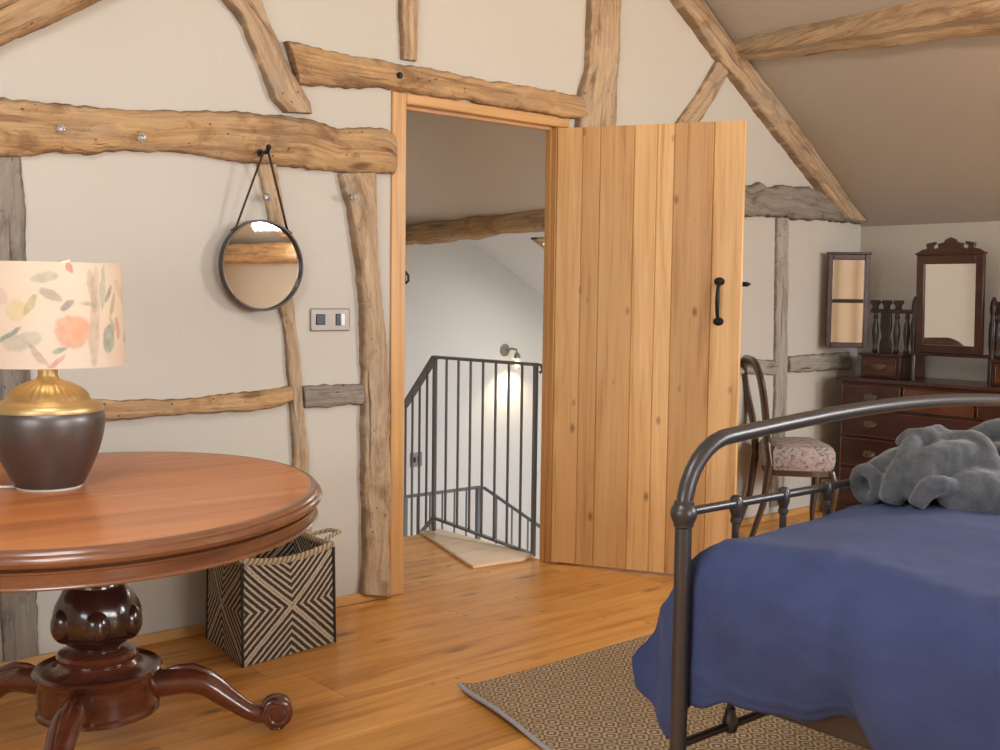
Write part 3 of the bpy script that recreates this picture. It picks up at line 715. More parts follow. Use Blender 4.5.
# iron railings
def railing():
    r = empty('stair_railing', (3.50, .15, 0), 'tall grey iron railing at the top of the stairs', 'railing')
    P0 = Vector((3.515, .155, 0)); P1 = Vector((3.450, .840, 0)); P2 = Vector((3.615, 1.33, 0))
    zt, zb = .905, .082
    def seg(b, a, c, z0, z1, wd=.013, th=.007):
        d = (c-a); d.z = 0; L = d.length; d.normalize(); s_ = Vector((-d.y, d.x, 0))
        A = a+Vector((0, 0, z0)); Cc = c+Vector((0, 0, z1))
        V = [A-s_*wd-Vector((0,0,th)), A+s_*wd-Vector((0,0,th)), A+s_*wd+Vector((0,0,th)), A-s_*wd+Vector((0,0,th))]+[Cc-s_*wd-Vector((0,0,th)), Cc+s_*wd-Vector((0,0,th)), Cc+s_*wd+Vector((0,0,th)), Cc-s_*wd+Vector((0,0,th))]
        b.add(V, [(0,1,2,3), (7,6,5,4), (0,4,5,1), (1,5,6,2), (2,6,7,3), (3,7,4,0)])
    b = MB(); seg(b, P0, P1, zt-.002, zt, .02, .007); seg(b, P1, P2, zt, zt-.30, .02, .009)
    b.tube([P0+Vector((0, 0, zt-.002)), P0+Vector((.02, -.012, zt-.004)), P0+Vector((.03, -.015, zt-.03)), P0+Vector((.015, -.01, zt-.04))], .008, 8)
    prt(b, 'top_rail', M['rail_iron'], r, bev=.002)
    b = MB(); seg(b, P0, P1, zb-.072, zb, .012, .006); seg(b, P1, P2, zb, zb-.30, .012, .006); prt(b, 'bottom_rail', M['rail_iron'], r, bev=.002)
    for p, z0 in ((P0, .0), (P1, 0.0)):
        b = MB(); b.box(p+Vector((0, 0, (z0+zt)/2)), (.019, .019, zt-z0)); prt(b, 'newel', M['rail_iron'], r, bev=.002)
    for i in range(1, 8):
        p = P0.lerp(P1, 1-(i/8)); zz = lerp(zb-.072, zb, 1-i/8)
        b = MB(); b.tube([p+Vector((0, 0, zz)), p+Vector((0, 0, zt))], .0065, 8); prt(b, 'baluster', M['rail_iron'], r)
    for i in range(1, 5):
        p = P1.lerp(P2, i/4.2); dz = -.30*i/4.2
        b = MB(); b.tube([Vector((p.x, p.y, zb+dz)), Vector((p.x, p.y, zt+dz))], .0065, 8); prt(b, 'baluster', M['rail_iron'], r)
railing()
def railing_low():
    r = empty('lower_railing', (4.15, 1.3, -1.4), 'lower grey iron railing down in the stairwell', 'railing')
    A, B_, D = Vector((3.58, 1.3, .106)), Vector((4.15, 1.3, .106)), Vector((4.15, .35, -.18))
    b = MB(); b.tube([A, B_-Vector((.03, 0, 0)), B_+Vector((0, -.03, -.004)), D], .010, 8); prt(b, 'top_rail', M['rail_iron'], r)
    b = MB(); b.tube([A+Vector((0, 0, -.86)), B_+Vector((0, 0, -.86)), D+Vector((0, 0, -.86))], .009, 8); prt(b, 'bottom_rail', M['rail_iron'], r)
    b = MB(); b.box((4.125, 1.3, (.106-1.4)/2), (.024, .024, 1.506)); prt(b, 'newel', M['rail_iron'], r)
    b = MB(); b.box((3.60, 1.3, (.106-1.4)/2), (.024, .024, 1.506)); prt(b, 'newel', M['rail_iron'], r)
    for i in range(1, 6):
        b = MB(); x = lerp(3.60, 4.125, i/6); b.tube([(x, 1.3, -.76), (x, 1.3, .106)], .006, 6); prt(b, 'baluster', M['rail_iron'], r)
    for i in range(1, 7):
        p = B_.lerp(D, i/7); b = MB(); b.tube([p-Vector((0, 0, .86)), p], .006, 6); prt(b, 'baluster', M['rail_iron'], r)
railing_low()

# wall sconce and switch plate on the stairwell wall
sc = empty('wall_sconce', (4.92, LYF, .84), 'small lit wall sconce on the white stairwell wall', 'wall light')
X0 = 4.92
b = MB(); b.lathe([(.001, .016), (.030, .014), (.042, .004), (.042, 0), (.001, 0)], (X0, LYF, .855), 24, Matrix.Rotation(PI/2, 3, 'X')); prt(b, 'backplate', M['steel'], sc)
b = MB(); b.tube([(X0, LYF-.012, .855), (X0+.02, LYF-.05, .866), (X0+.035, LYF-.08, .862), (X0+.038, LYF-.085, .835)], .008, 10); b.lathe([(.010, .84), (.020, .83), (.022, .805), (.012, .80)], (X0+.038, LYF-.085, 0), 16); prt(b, 'arm', M['steel'], sc)
b = MB(); b.lathe([(.020, .815), (.030, .80), (.040, .76), (.048, .73), (.046, .73), (.037, .76), (.027, .80), (.018, .812)], (X0+.038, LYF-.085, 0), 24, cap=False); prt(b, 'glass_shade', M['clear_shade'], sc)
b = MB(); b.ball((X0+.038, LYF-.085, .765), .017, 8, (1, 1, 1.4)); prt(b, 'bulb', M['bulb'], sc)
l = bpy.data.lights.new('sconce_light', 'SPOT'); l.energy = 7; l.color = (1, .78, .50); l.spot_size = 2.3; l.spot_blend = .8; l.shadow_soft_size = .03
o = bpy.data.objects.new('sconce_light', l); C.objects.link(o); o.location = (X0+.02, LYF-.085, .72); o.rotation_euler = (math.radians(16), 0, 0)
sk = empty('socket_plate', (4.191, LYF, .18), 'small double metal switch plate on the stairwell wall', 'switch plate')
b = MB(); b.bx((4.145, LYF-.008, .135), (4.235, LYF, .225)); prt(b, 'face_plate', M['steel'], sk, bev=.003)
for dx in (-.018, .018):
    b = MB(); b.bx((4.19+dx-.010, LYF-.013, .163), (4.19+dx+.010, LYF-.006, .197)); prt(b, 'rocker', M['black_plastic'], sk, bev=.002)

# ------------------------------------------------------------------ things on the gable wall
# round mirror on a leather strap
mr = empty('round_mirror', (2.003, -.02, 1.318), 'round dark-framed wall mirror hanging by a leather strap from the beam', 'mirror')
RX = Matrix.Rotation(PI/2, 3, 'X')       # lathe axis +z -> -y (towards the room)
mc = (1.986, -.034, 1.317)
RX = Matrix.Rotation(math.radians(90.3), 3, 'X')
b = MB(); b.lathe([(.150, 0), (.161, 0), (.1635, .004), (.1635, .028), (.162, .031), (.157, .031), (.155, .028), (.155, .014), (.150, .012)], mc, 72, RX, cap=False)
b.f.append([b_ for b_ in range(0)]) if 0 else None
prt(b, 'frame', M['rim_dark'], mr)
b = MB(); b.lathe([(.0005, .015), (.154, .015), (.154, .010), (.0005, .010)], mc, 72, RX); prt(b, 'mirror_glass', M['mirror'], mr, smooth=20)
b = MB()
hk = Vector((1.984, -.085, 1.712))
for sx in (-1, 1):
    a0 = math.radians(52); end = Vector((1.986+sx*.166*math.cos(a0), -.052, 1.318+.166*math.sin(a0)))
    top = hk+Vector((sx*.010, 0, .003))
    V = []
    d = (end-top).normalized(); sd = Vector((0, 1, 0))
    b.tube([top, top.lerp(end, .5), end, Vector((1.986+sx*.169*math.cos(.78), -.052, 1.318+.169*math.sin(.78)))], [(.008, .0025)]*4, 8, up=(0, 1, 0))
b.tube([hk+Vector((.010, 0, .003)), hk+Vector((0, 0, .012)), hk+Vector((-.010, 0, .003))], [(.008, .0025)]*3, 8, up=(0, 1, 0))
prt(b, 'strap', M['leather'], mr)
b = MB(); b.tube([(1.984, -.040, 1.716), (1.984, -.098, 1.714), (1.984, -.104, 1.728)], .006, 10); b.ball((1.984, -.104, 1.732), .010, 8); b.lathe([(.001, .006), (.013, .004), (.014, 0), (.001, 0)], (1.984, -.045, 1.716), 16, Matrix.Rotation(PI/2, 3, 'X'))
tag(b.build('strap_hook', M['iron'], loc=(1.984, -.045, 1.716)), 'small iron hook in the beam holding the mirror strap', 'hook')

# glass knobs on the timbers
def knob(x, z, y0):
    r = empty('glass_knob', (x, y0, z), '', 'knob', 'clear glass knobs on the timbers')
    b = MB(); b.lathe([(.001, .026), (.008, .025), (.013, .020), (.015, .014), (.011, .007), (.007, .004), (.007, 0), (.001, 0)], (x, y0, z), 12, Matrix.Rotation(PI/2, 3, 'X')); prt(b, 'knob_head', M['crystal'], r, smooth=10)
    b = MB(); b.lathe([(.001, .004), (.009, .003), (.011, -.006), (.001, -.006)], (x, y0, z), 16, Matrix.Rotation(PI/2, 3, 'X')); prt(b, 'rosette', M['steel'], r)
    return r
k0 = knob(1.277, 1.727, -.049); k0['label'] = 'glass knob on the long beam, nearest the lamp'
dup(k0, (1.538, -.049, 1.725), 'glass knob on the long beam between the lamp and the mirror')
dup(k0, (2.011, -.034, 1.563), 'glass knob on the slim stud between the mirror straps')
dup(k0, (2.368, -.050, 1.586), 'glass knob on the broad post beside the door frame')
# black coach bolt in the lintel
b = MB(); x, z = onwall(393, 77); b.lathe([(.001, .010), (.008, .009), (.013, .004), (.013, -.008), (.001, -.008)], (x, -.046, z), 6, Matrix.Rotation(PI/2, 3, 'X'))
tag(b.build('coach_bolt', M['iron'], loc=(x, -.046, z)), 'black bolt head in the lintel beam above the door frame corner', 'bolt')
# switch plate
sw = empty('light_switch', (2.30, 0, 1.12), 'double nickel light switch plate between the mirror and the post', 'light switch')
b = MB(); b.bx((2.213, -.009, 1.077), (2.388, 0, 1.163)); prt(b, 'face_plate', M['steel'], sw, bev=.004)
b = MB(); b.bx((2.236, -.013, 1.101), (2.276, -.006, 1.141)); o = prt(b, 'rocker', M['black_plastic'], sw, bev=.003); o['label'] = 'black rotary insert'
b = MB(); b.bx((2.323, -.012, 1.098), (2.343, -.006, 1.143)); o = prt(b, 'rocker', M['black_plastic'], sw, bev=.002)
b = MB(); b.bx((2.345, -.014, 1.098), (2.362, -.006, 1.143)); o = prt(b, 'rocker', M['white_plastic'], sw, bev=.002); o['label'] = 'white rocker'

# ------------------------------------------------------------------ pedestal table
TC = Vector((1.121, -.721, 0)); TZ = .689; TA, TB, TR = .745, .598, math.radians(52.4)
tb = empty('pedestal_table', TC, 'oval mahogany pedestal table on carved scroll feet under the lamp', 'table')
RT = Matrix.Rotation(TR, 3, 'Z')
def oval(prof, n=120):
    V = []; F_ = []
    for (o_, z) in prof:
        for k in range(n):
            a = 2*PI*k/n
            if o_ <= -TB+.02: p = Vector((0.001*math.cos(a), .001*math.sin(a), z))
            else: p = RT @ Vector(((TA+o_)*math.cos(a), (TB+o_)*math.sin(a), z))
            V.append(TC+p)
    P = len(prof)
    for i in range(P-1):
        for k in range(n): F_.append((i*n+k, i*n+(k+1) % n, (i+1)*n+(k+1) % n, (i+1)*n+k))
    F_ += [tuple(reversed(range(n))), tuple((P-1)*n+k for k in range(n))]
    return MB().add(V, F_)
prt(oval([(-.030, TZ-.010), (-.030, TZ), (-.34, TZ), (-.59, TZ), (-.59, TZ-.010)]), 'tabletop', M['table_top'], tb)
prt(oval([(-.0295, TZ-.040), (-.0295, TZ), (-.022, TZ+.0005), (-.014, TZ-.003), (-.009, TZ-.010), (-.009, TZ-.014), (-.003, TZ-.018), (0, TZ-.025), (-.003, TZ-.033), (-.010, TZ-.038), (-.024, TZ-.040)]), 'tabletop_moulding', M['table_edge'], tb)
prt(oval([(-.34, TZ-.038), (-.026, TZ-.038), (-.028, TZ-.043), (-.014, TZ-.046), (-.015, TZ-.050), (-.019, TZ-.053), (-.021, TZ-.074), (-.014, TZ-.077), (-.011, TZ-.081), (-.014, TZ-.085), (-.025, TZ-.087), (-.34, TZ-.087)]), 'apron', M['table_edge'], tb)
lob = lambda a, z: .07*sm((z-.26)/.06)*sm((.43-z)/.06)*abs(math.cos(3*a+.4))
b = MB(); b.lathe([(.060, .605), (.062, .54), (.058, .48), (.060, .455), (.068, .445), (.070, .432), (.088, .415), (.102, .380), (.107, .345), (.102, .310), (.082, .280), (.062, .268), (.058, .250)], TC, 72, lobe=lob, cap=True)
for i in range(6):                                      # carved buds round the bulb
    a = 2*PI*i/6+.14; b.ball(TC+Vector(((.092*math.cos(a)), .092*math.sin(a), .338)), .043, 12, (.85, .85, 1.15))
prt(b, 'column', M['table_dark'], tb)
b = MB(); b.lathe([(.050, .262), (.075, .260), (.100, .252), (.106, .243), (.104, .233), (.096, .226), (.102, .220), (.106, .213), (.120, .206), (.142, .200), (.155, .203), (.163, .209), (.168, .203), (.166, .194), (.158, .186), (.155, .17), (.155, .105), (.160, .098), (.160, .088), (.148, .082), (.06, .080)], TC, 72); prt(b, 'platform', M['table_leg'], tb)
def leg(ang):
    d = Vector((math.cos(ang), math.sin(ang), 0)); P = lambda r, z: TC+d*r+Vector((0, 0, z))
    b = MB()
    path = [(.13, .145), (.19, .152), (.24, .152), (.285, .138), (.325, .108), (.365, .078), (.400, .054), (.435, .044), (.465, .046)]
    rad = [(.038, .042), (.038, .040), (.036, .040), (.033, .038), (.030, .035), (.026, .031), (.024, .028), (.026, .027), (.030, .026)]
    # refine with Catmull-Rom
    def cr(p0, p1, p2, p3, t): return tuple(.5*((2*b1)+(-a1+c1)*t+(2*a1-5*b1+4*c1-d1)*t*t+(-a1+3*b1-3*c1+d1)*t**3) for a1, b1, c1, d1 in zip(p0, p1, p2, p3))
    pp = []; rr = []
    for i in range(len(path)-1):
        g = lambda L, k: L[max(0, min(len(L)-1, k))]
        for j in range(5): pp.append(cr(g(path, i-1), g(path, i), g(path, i+1), g(path, i+2), j/5)); rr.append(cr(g(rad, i-1), g(rad, i), g(rad, i+1), g(rad, i+2), j/5))
    pp.append(path[-1]); rr.append(rad[-1])
    b.tube([P(*p) for p in pp], rr, 16, up=(0, 0, 1))
    # carved acanthus ridge on the knee
    b.tube([P(r, z+.032) for r, z in ((.17, .150), (.21, .157), (.25, .156), (.29, .140), (.33, .108), (.36, .082))], [.004, .010, .012, .011, .008, .003], 8)
    lg = prt(b, 'leg', M['table_leg'], tb)
    # scroll foot: rolled volute
    side = Vector((-d.y, d.x, 0)); c0 = P(.475, .049)
    s_ = MB(); s_.lathe([(.001, -.034), (.028, -.034), (.041, -.027), (.045, -.018), (.045, .018), (.041, .027), (.028, .034), (.001, .034)], c0, 28, Matrix((d, Vector((0, 0, 1)), side)).transposed())
    for q in (-1, 1):
        sp = []
        for i in range(40):
            a = i/39*PI*3.6; r = lerp(.038, .008, i/39); sp.append(c0+d*r*math.cos(a+PI)+Vector((0, 0, 1))*r*math.sin(a+PI)*-1+side*q*.034)
        s_.tube(sp, .0055, 8)
    s_.lathe([(.001, 0), (.020, 0), (.022, .004), (.020, .010), (.001, .010)], P(.475, .0), 16)
    sub(s_, 'scroll_foot', M['table_leg'], lg)
for a in (-28, 233, 128): leg(math.radians(a))

# table lamp
LC = Vector((1.038, -.610, TZ))
lp = empty('table_lamp', LC, 'bronze and gold urn table lamp with a printed floral drum shade', 'lamp')
b = MB(); b.lathe([(.001, .005), (.082, .005), (.088, .008), (.099, .030), (.116, .066), (.130, .104), (.140, .142), (.145, .172), (.145, .190), (.143, .203), (.137, .212)], LC, 64); prt(b, 'urn_body', M['bronze'], lp)
b = MB(); b.lathe([(.001, .0), (.082, .0), (.084, .003), (.082, .006), (.001, .006)], LC, 48); o = prt(b, 'foot_ring', M['white_glaze'], lp)
fl = lambda a, z: .018*math.cos(36*a)*sm((z-.245)/.01)*sm((.285-z)/.01)
b = MB(); b.lathe([(.133, .206), (.141, .208), (.142, .216), (.138, .226), (.128, .233), (.112, .236), (.107, .240), (.105, .247), (.099, .256), (.086, .268), (.068, .279), (.048, .287), (.034, .291), (.028, .297), (.026, .303), (.025, .328), (.030, .331), (.028, .338), (.010, .340)], LC, 144, lobe=fl); prt(b, 'gold_collar', M['brass'], lp)
b = MB(); b.lathe([(.012, .335), (.012, .41), (.018, .412), (.018, .46), (.008, .465)], LC, 20)
for k in range(3):
    a = 2*PI*k/3+.5; b.tube([LC+Vector((0, 0, .60)), LC+Vector((.19*math.cos(a), .19*math.sin(a), .608))], .002, 6)
b.tube([LC+Vector((0, 0, .46)), LC+Vector((.05, 0, .50)), LC+Vector((.05, 0, .55)), LC+Vector((0, 0, .60))], .002, 6); b.tube([LC+Vector((0, 0, .46)), LC+Vector((-.05, 0, .50)), LC+Vector((-.05, 0, .55)), LC+Vector((0, 0, .60))], .002, 6)
prt(b, 'shade_carrier', M['brass'], lp)
b = MB(); b.ball(LC+Vector((0, 0, .49)), .028, 10, (1, 1, 1.25)); prt(b, 'bulb', M['bulb'], lp)
# drum shade: UV metres, u=0 faces the viewer side
SH0, SH1, R0, R1 = .333, .601, .200, .190
view_a = math.atan2(CAM.y-LC.y, CAM.x-LC.x)
def shade_pt(i, j, dr=0):
    a = view_a+(i-.5)*2*PI; r = lerp(R0, R1, j)+dr; return LC+Vector((r*math.cos(a), r*math.sin(a), lerp(SH0, SH1, j)))
b = MB(); b.grid(lambda i, j: shade_pt(i, j), 96, 4, lambda i, j: ((i-.5)*2*PI*.205, j*.274)); b.grid(lambda i, j: shade_pt(i, j, -.0025), 96, 1, lambda i, j: ((i-.5)*2*PI*.205, j*.274))
o = prt(b, 'lamp_shade', M['shade'], lp)
for j in (0, 1):
    b = MB(); b.tube([shade_pt(k/72, j, -.001) for k in range(72)], .0016, 6, closed=True); prt(b, 'shade_trim', M['shade_edge'], lp)
b = MB(); b.tube([LC+Vector((-.075, .02, .006)), LC+Vector((-.12, .05, .0045)), LC+Vector((-.20, .09, .0045)), LC+Vector((-.32, .16, .0045)), LC+Vector((-.42, .26, .0045))], .0038, 8); prt(b, 'power_cord', M['wire'], lp)
l = bpy.data.lights.new('lamp_bulb_light', 'POINT'); l.energy = .9; l.color = (1, .80, .55); l.shadow_soft_size = .04
o = bpy.data.objects.new('lamp_bulb_light', l); C.objects.link(o); o.location = LC+Vector((0, 0, .53))

# ------------------------------------------------------------------ woven basket
BQ = Vector((1.735, -.232, 0)); bk = empty('woven_basket', BQ, 'square woven basket with black and straw chevrons beside the table', 'basket')
corn = [Vector((1.707, -.429, 0)), Vector((2.085, -.385, 0)), Vector((2.125, -.045, 0)), Vector((1.757, -.070, 0))]
cen = sum(corn, Vector())/4
HB = .345
b = MB(); n_ = 12
def side_pt(k, u, v, inset=0):
    a, c = corn[k], corn[(k+1) % 4]; p = a.lerp(c, u); out = (p-cen); 
    bul = .012*math.sin(PI*u)*math.sin(PI*v)-.006*v
    nrm = Vector(((c-a).y, -(c-a).x, 0)).normalized()
    if nrm.dot(a.lerp(c, .5)-cen) < 0: nrm = -nrm
    sag = -.024*math.sin(PI*u)*v**3*(1 if k in (0, 3) else .5)
    return p+nrm*(bul-inset)+Vector((0, 0, HB*v+sag+.002))
for k in range(4):
    b.grid(lambda i, j: side_pt(k, i, j), 16, 12, lambda i, j: (i*2-1, j*2-1))
    b.grid(lambda i, j: side_pt(k, lerp(.02, .98, i), lerp(.04, 1, j), .010), 16, 12, lambda i, j: (i*2-1, j*2-1))
b.add([c+Vector((0, 0, .003)) for c in corn]+[c+Vector((0, 0, .014)) for c in corn], [(0, 1, 2, 3), (7, 6, 5, 4)], [(-1, -1), (1, -1), (1, 1), (-1, 1)]*2)
prt(b, 'basket_body', M['basket'], bk)
b = MB(); ring = []
for k in range(4):
    for i in range(14): ring.append(side_pt(k, i/14, 1, .005)+Vector((0, 0, .003)))
b.tube(ring, [(.012, .010)]*len(ring), 10, closed=True); prt(b, 'rim_rope', M['rope'], bk)
def handle(k, out):
    a, c = corn[k], corn[(k+1) % 4]; nrm = Vector(((c-a).y, -(c-a).x, 0)).normalized()
    if nrm.dot(a.lerp(c, .5)-cen) < 0: nrm = -nrm
    p0 = side_pt(k, .34, .95); p1 = side_pt(k, .66, .95); mid = (p0+p1)/2
    P = [p0, p0+nrm*.03+Vector((0, 0, .025)), mid.lerp(p0, .6)+nrm*out*.75+Vector((0, 0, .036)), mid+nrm*out+Vector((0, 0, .030)), mid.lerp(p1, .6)+nrm*out*.75+Vector((0, 0, .034)), p1+nrm*.03+Vector((0, 0, .022)), p1]
    b = MB(); b.tube(P, .0075, 10); prt(b, 'rope_handle', M['rope'], bk)
handle(1, .105); handle(3, .06)
M['binding'] = plain('dark_binding', (.04, .03, .022), .9)
for k in range(4):
    b = MB(); b.tube([side_pt(k, 0, v/6) for v in range(7)], .005, 8); prt(b, 'corner_seam', M['binding'], bk)

# ------------------------------------------------------------------ rug
b = MB()
rx0, rx1, ry0, ry1 = 1.80, 4.35, -3.3, -1.035
def rug_pt(i, j, dz):
    y = lerp(ry1, ry0, j); xl = 2.128+(y+1.035)*.215
    x = lerp(xl, rx1, i); d = (x-xl)
    lift = .016*math.exp(-(d/.03)**2)*(.55+.45*math.sin(y*9+.6))+.0
    lift += .010*math.exp(-((x-xl)/.04)**2-((y-ry1)/.05)**2)
    return Vector((x, y+.004*math.sin(x*7), .003+lift+dz))
for dz in (0, .007): b.grid(lambda i, j: rug_pt(i**1.6, j, dz), 60, 60)
E_ = lambda t: [rug_pt(0, t, 0), rug_pt(0, t, .007)]
for (fn) in (lambda t, dz: rug_pt(0, t, dz), lambda t, dz: rug_pt(1, t, dz), lambda t, dz: rug_pt(t**1.6, 0, dz), lambda t, dz: rug_pt(t**1.6, 1, dz)):
    b.grid(lambda i, j: fn(i, j*.007), 60, 1)
rg = b.build('area_rug', M['rug'], loc=(2.13, -1.04, 0)); tag(rg, 'brown flat-woven rug with small diamond pattern under the bed', 'rug')
b = MB(); b.tube([rug_pt(0, t/50, .004)+Vector((-.004, 0, .001)) for t in range(51)], [(.0075, .006)]*51, 8); prt(b, 'edge_binding', M['rug_edge'], rg)

# ------------------------------------------------------------------ iron bed
BX0, BX1, BY = 1.928, 3.80, -2.072; BH = -4.08
ZK, ZT, ZB = .742, .905, .212
bd = empty('iron_bed', (BX0, BY, 0), 'gunmetal iron bed frame with curved tubular foot rail', 'bed')
RP = .0190; CR = .160
def foot_end(y, zt, ztk, name_top):
    pts = [Vector((BX0, y, .012)), Vector((BX0, y, .3)), Vector((BX0, y, zt-CR))]
    for i in range(1, 9):
        a = PI/2*i/8; pts.append(Vector((BX0+CR*(1-math.cos(a)), y, zt-CR+CR*math.sin(a))))
    for i in range(1, 16):
        t = i/16; pts.append(Vector((lerp(BX0+CR, BX1-CR, t), y, zt+.034*math.sin(PI*t))))
    for i in range(0, 9):
        a = PI/2*(1-i/8); pts.append(Vector((BX1-CR*(1-math.cos(a)), y, zt-CR+CR*math.sin(a))))
    pts += [Vector((BX1, y, .3)), Vector((BX1, y, .012))]
    b = MB(); b.tube(pts, RP, 20); prt(b, name_top, M['bed_iron'], bd)
foot_end(BY, ZT, ZK, 'foot_hoop')
for x in (BX0, BX1):
    b = MB(); b.lathe([(.019, ZK-.032), (.0225, ZK-.029), (.0225, ZK-.023), (.0245, ZK-.019), (.0295, ZK-.008), (.0305, ZK+.002), (.028, ZK+.013), (.0225, ZK+.020), (.0225, ZK+.026), (.019, ZK+.029)], (x, BY, 0), 28); prt(b, 'post_collar', M['bed_iron'], bd)
    b = MB(); b.lathe([(.018, .010), (.026, .012), (.028, .02), (.024, .03), (.022, .035)], (x, BY, .008), 20); prt(b, 'foot_cap', M['bed_iron'], bd)
b = MB(); b.tube([(BX0, BY, ZK+.002), (BX1, BY, ZK+.002)], .0105, 14); prt(b, 'middle_rail', M['bed_iron'], bd)
b = MB(); b.tube([(BX0, BY, ZB), (BX1, BY, ZB)], .0105, 14); prt(b, 'lower_rail', M['bed_iron'], bd)
ns = 9
for i in range(1, ns+1):
    x = BX0+(BX1-BX0)*i/(ns+1)
    b = MB(); b.tube([(x, BY, ZB), (x, BY, ZK)], .0085, 12)
    b.lathe([(.0085, ZK-.046), (.0125, ZK-.043), (.0125, ZK-.034), (.010, ZK-.031), (.012, ZK-.024), (.0155, ZK-.013), (.0165, ZK), (.0155, ZK+.010), (.012, ZK+.018), (.007, ZK+.021)], (x, BY, 0), 20)
    b.lathe([(.0085, ZB+.045), (.0125, ZB+.042), (.0125, ZB+.034), (.015, ZB+.024), (.019, ZB+.012), (.0195, ZB), (.017, ZB-.013), (.008, ZB-.019)], (x, BY, 0), 20)
    prt(b, 'spindle', M['bed_iron'], bd)
for x in (BX0+.080, BX1-.080):
    b = MB(); b.bx((x-.018, BH, .325), (x+.018, BY, .405)); prt(b, 'side_rail', M['bed_iron'], bd, bev=.006)
b = MB(); pts = [Vector((BX0, BH, .012)), Vector((BX0, BH, 1.05))]
for i in range(1, 9):
    a = PI/2*i/8; pts.append(Vector((BX0+CR*(1-math.cos(a)), BH, 1.05+CR*math.sin(a))))
for i in range(0, 9):
    a = PI/2*(1-i/8); pts.append(Vector((BX1-CR*(1-math.cos(a)), BH, 1.05+CR*math.sin(a))))
pts += [Vector((BX1, BH, 1.05)), Vector((BX1, BH, .012))]
b.tube(pts, RP, 18); prt(b, 'head_hoop', M['bed_iron'], bd)
b = MB()
for i in range(14): yy = lerp(BH+.05, BY-.05, i/13); b.bx((BX0+.08, yy-.03, .405), (BX1-.08, yy+.03, .42))
prt(b, 'bed_slats', M['bed_iron'], bd)
b = MB(); b.bx((BX0+.10, BH+.03, .42), (BX1-.10, BY-.08, .60))
tag(b.build('mattress', M['mattress'], loc=(BX0+.7, -3, .42), bev=.05, seg=4), 'dark mattress on the iron bed beneath the blue duvet', 'mattress')

# duvet: one draped sheet, side drop on the near side, corner wing hanging past the foot post
def duvet():
    NU, NV = 110, 120
    X1 = BX1-.05; XE_ = BX0+.032            # top spans from X1 to XE_, then rounds over and drops
    yh = BH+.45; R = .105
    WK = [(0, 0), (.22, .060), (.45, .155), (.66, .225), (.80, .215), (1, .095)]
    def wingf(s):
        for (a, p), (c, q) in zip(WK[:-1], WK[1:]):
            if s <= c: return lerp(p, q, sm((s-a)/(c-a))*.5+.5*(s-a)/(c-a))
        return WK[-1][1]
    def fn(u, v):
        t = max(0, (v-.54)/.46)                       # 0 on the flat top, 1 at the hem
        s = max(0, (t-.10)/.90)
        y = lerp(-2.098+wingf(s), yh, u**1.45)
        crest = .682+.022*math.exp(-((y+2.33)/.24)**2)
        puff = .012*noise.noise(Vector((v*4, y*2.2, 1.7)))+.004*noise.noise(Vector((v*13, y*7, 4.2)))
        if t <= 0:
            k = v/.54
            x = lerp(X1, XE_+R, k); z = crest+puff-.022*sm((k-.62)/.38)-.03*sm(1-k/.2)
            if u < .05: z -= .075*(1-u/.05)**1.5        # tucked in at the foot
        else:
            hem = .346+.042*math.exp(-((y+2.47)/.055)**2)-.07*sm((-2.53-y)/.12)+.005*math.sin(y*15)-.042*sm((y+2.2)/.1)
            hem -= .115*sm((y+2.09)/.085); hem = max(hem, .186)
            zc = crest-.022+puff*(1-t); arcL = R*PI/2; tot = arcL+(zc-R-hem); q = t*tot
            if q < arcL:
                a = q/R; x = XE_+R-R*math.sin(a); z = zc-R+R*math.cos(a)
            else:
                x = XE_; z = zc-arcL*0-R-(q-arcL)
            f_ = sm((t-.12)/.5)
            fold = (.010*math.sin(y*15+1.2+2*t)+.006*math.sin(y*37+t*3)+.020*noise.noise(Vector((y*5, t*1.6, 2.2))))*f_
            fold += -.011*math.exp(-((y+2.44+.05*t)/.026)**2)*sm((t-.15)/.2)+.009*math.exp(-((y+2.42+.05*t)/.03)**2)*sm((t-.15)/.2)
            fold += .004*math.exp(-((t-.93)/.012)**2)
            bulge = .035*math.sin(PI*min(1, max(0, (t-.2)/.8)))*sm((-2.14-y)/.2)
            x = x-fold-bulge
            x += .030*sm((y+2.05)/.12)*sm(t*1.6)+.014*math.sin(y*45)*sm((y+2.06)/.1)*t
            if y > -2.115: x = max(x, BX0+.030)       # the cloth passes inside the post
        return Vector((x, y, z))
    b = MB(); b.grid(fn, NU, NV)
    o = b.build('duvet', M['duvet'], loc=(BX0+.6, -2.6, .62), smooth=80)
    so = o.modifiers.new('solid', 'SOLIDIFY'); so.thickness = .014; so.offset = 0
    tx = bpy.data.textures.new('creases', 'CLOUDS'); tx.noise_scale = .16; tx.noise_depth = 4
    d = o.modifiers.new('crease', 'DISPLACE'); d.texture = tx; d.strength = .012; d.mid_level = .5; d.texture_coords = 'LOCAL'
    t2 = bpy.data.textures.new('wrinkles', 'CLOUDS'); t2.noise_scale = .045; t2.noise_depth = 2
    d = o.modifiers.new('wrinkle', 'DISPLACE'); d.texture = t2; d.strength = .006; d.mid_level = .5; d.texture_coords = 'LOCAL'
    return o
tag(duvet(), 'crumpled navy blue duvet hanging over the near side of the bed', 'duvet')

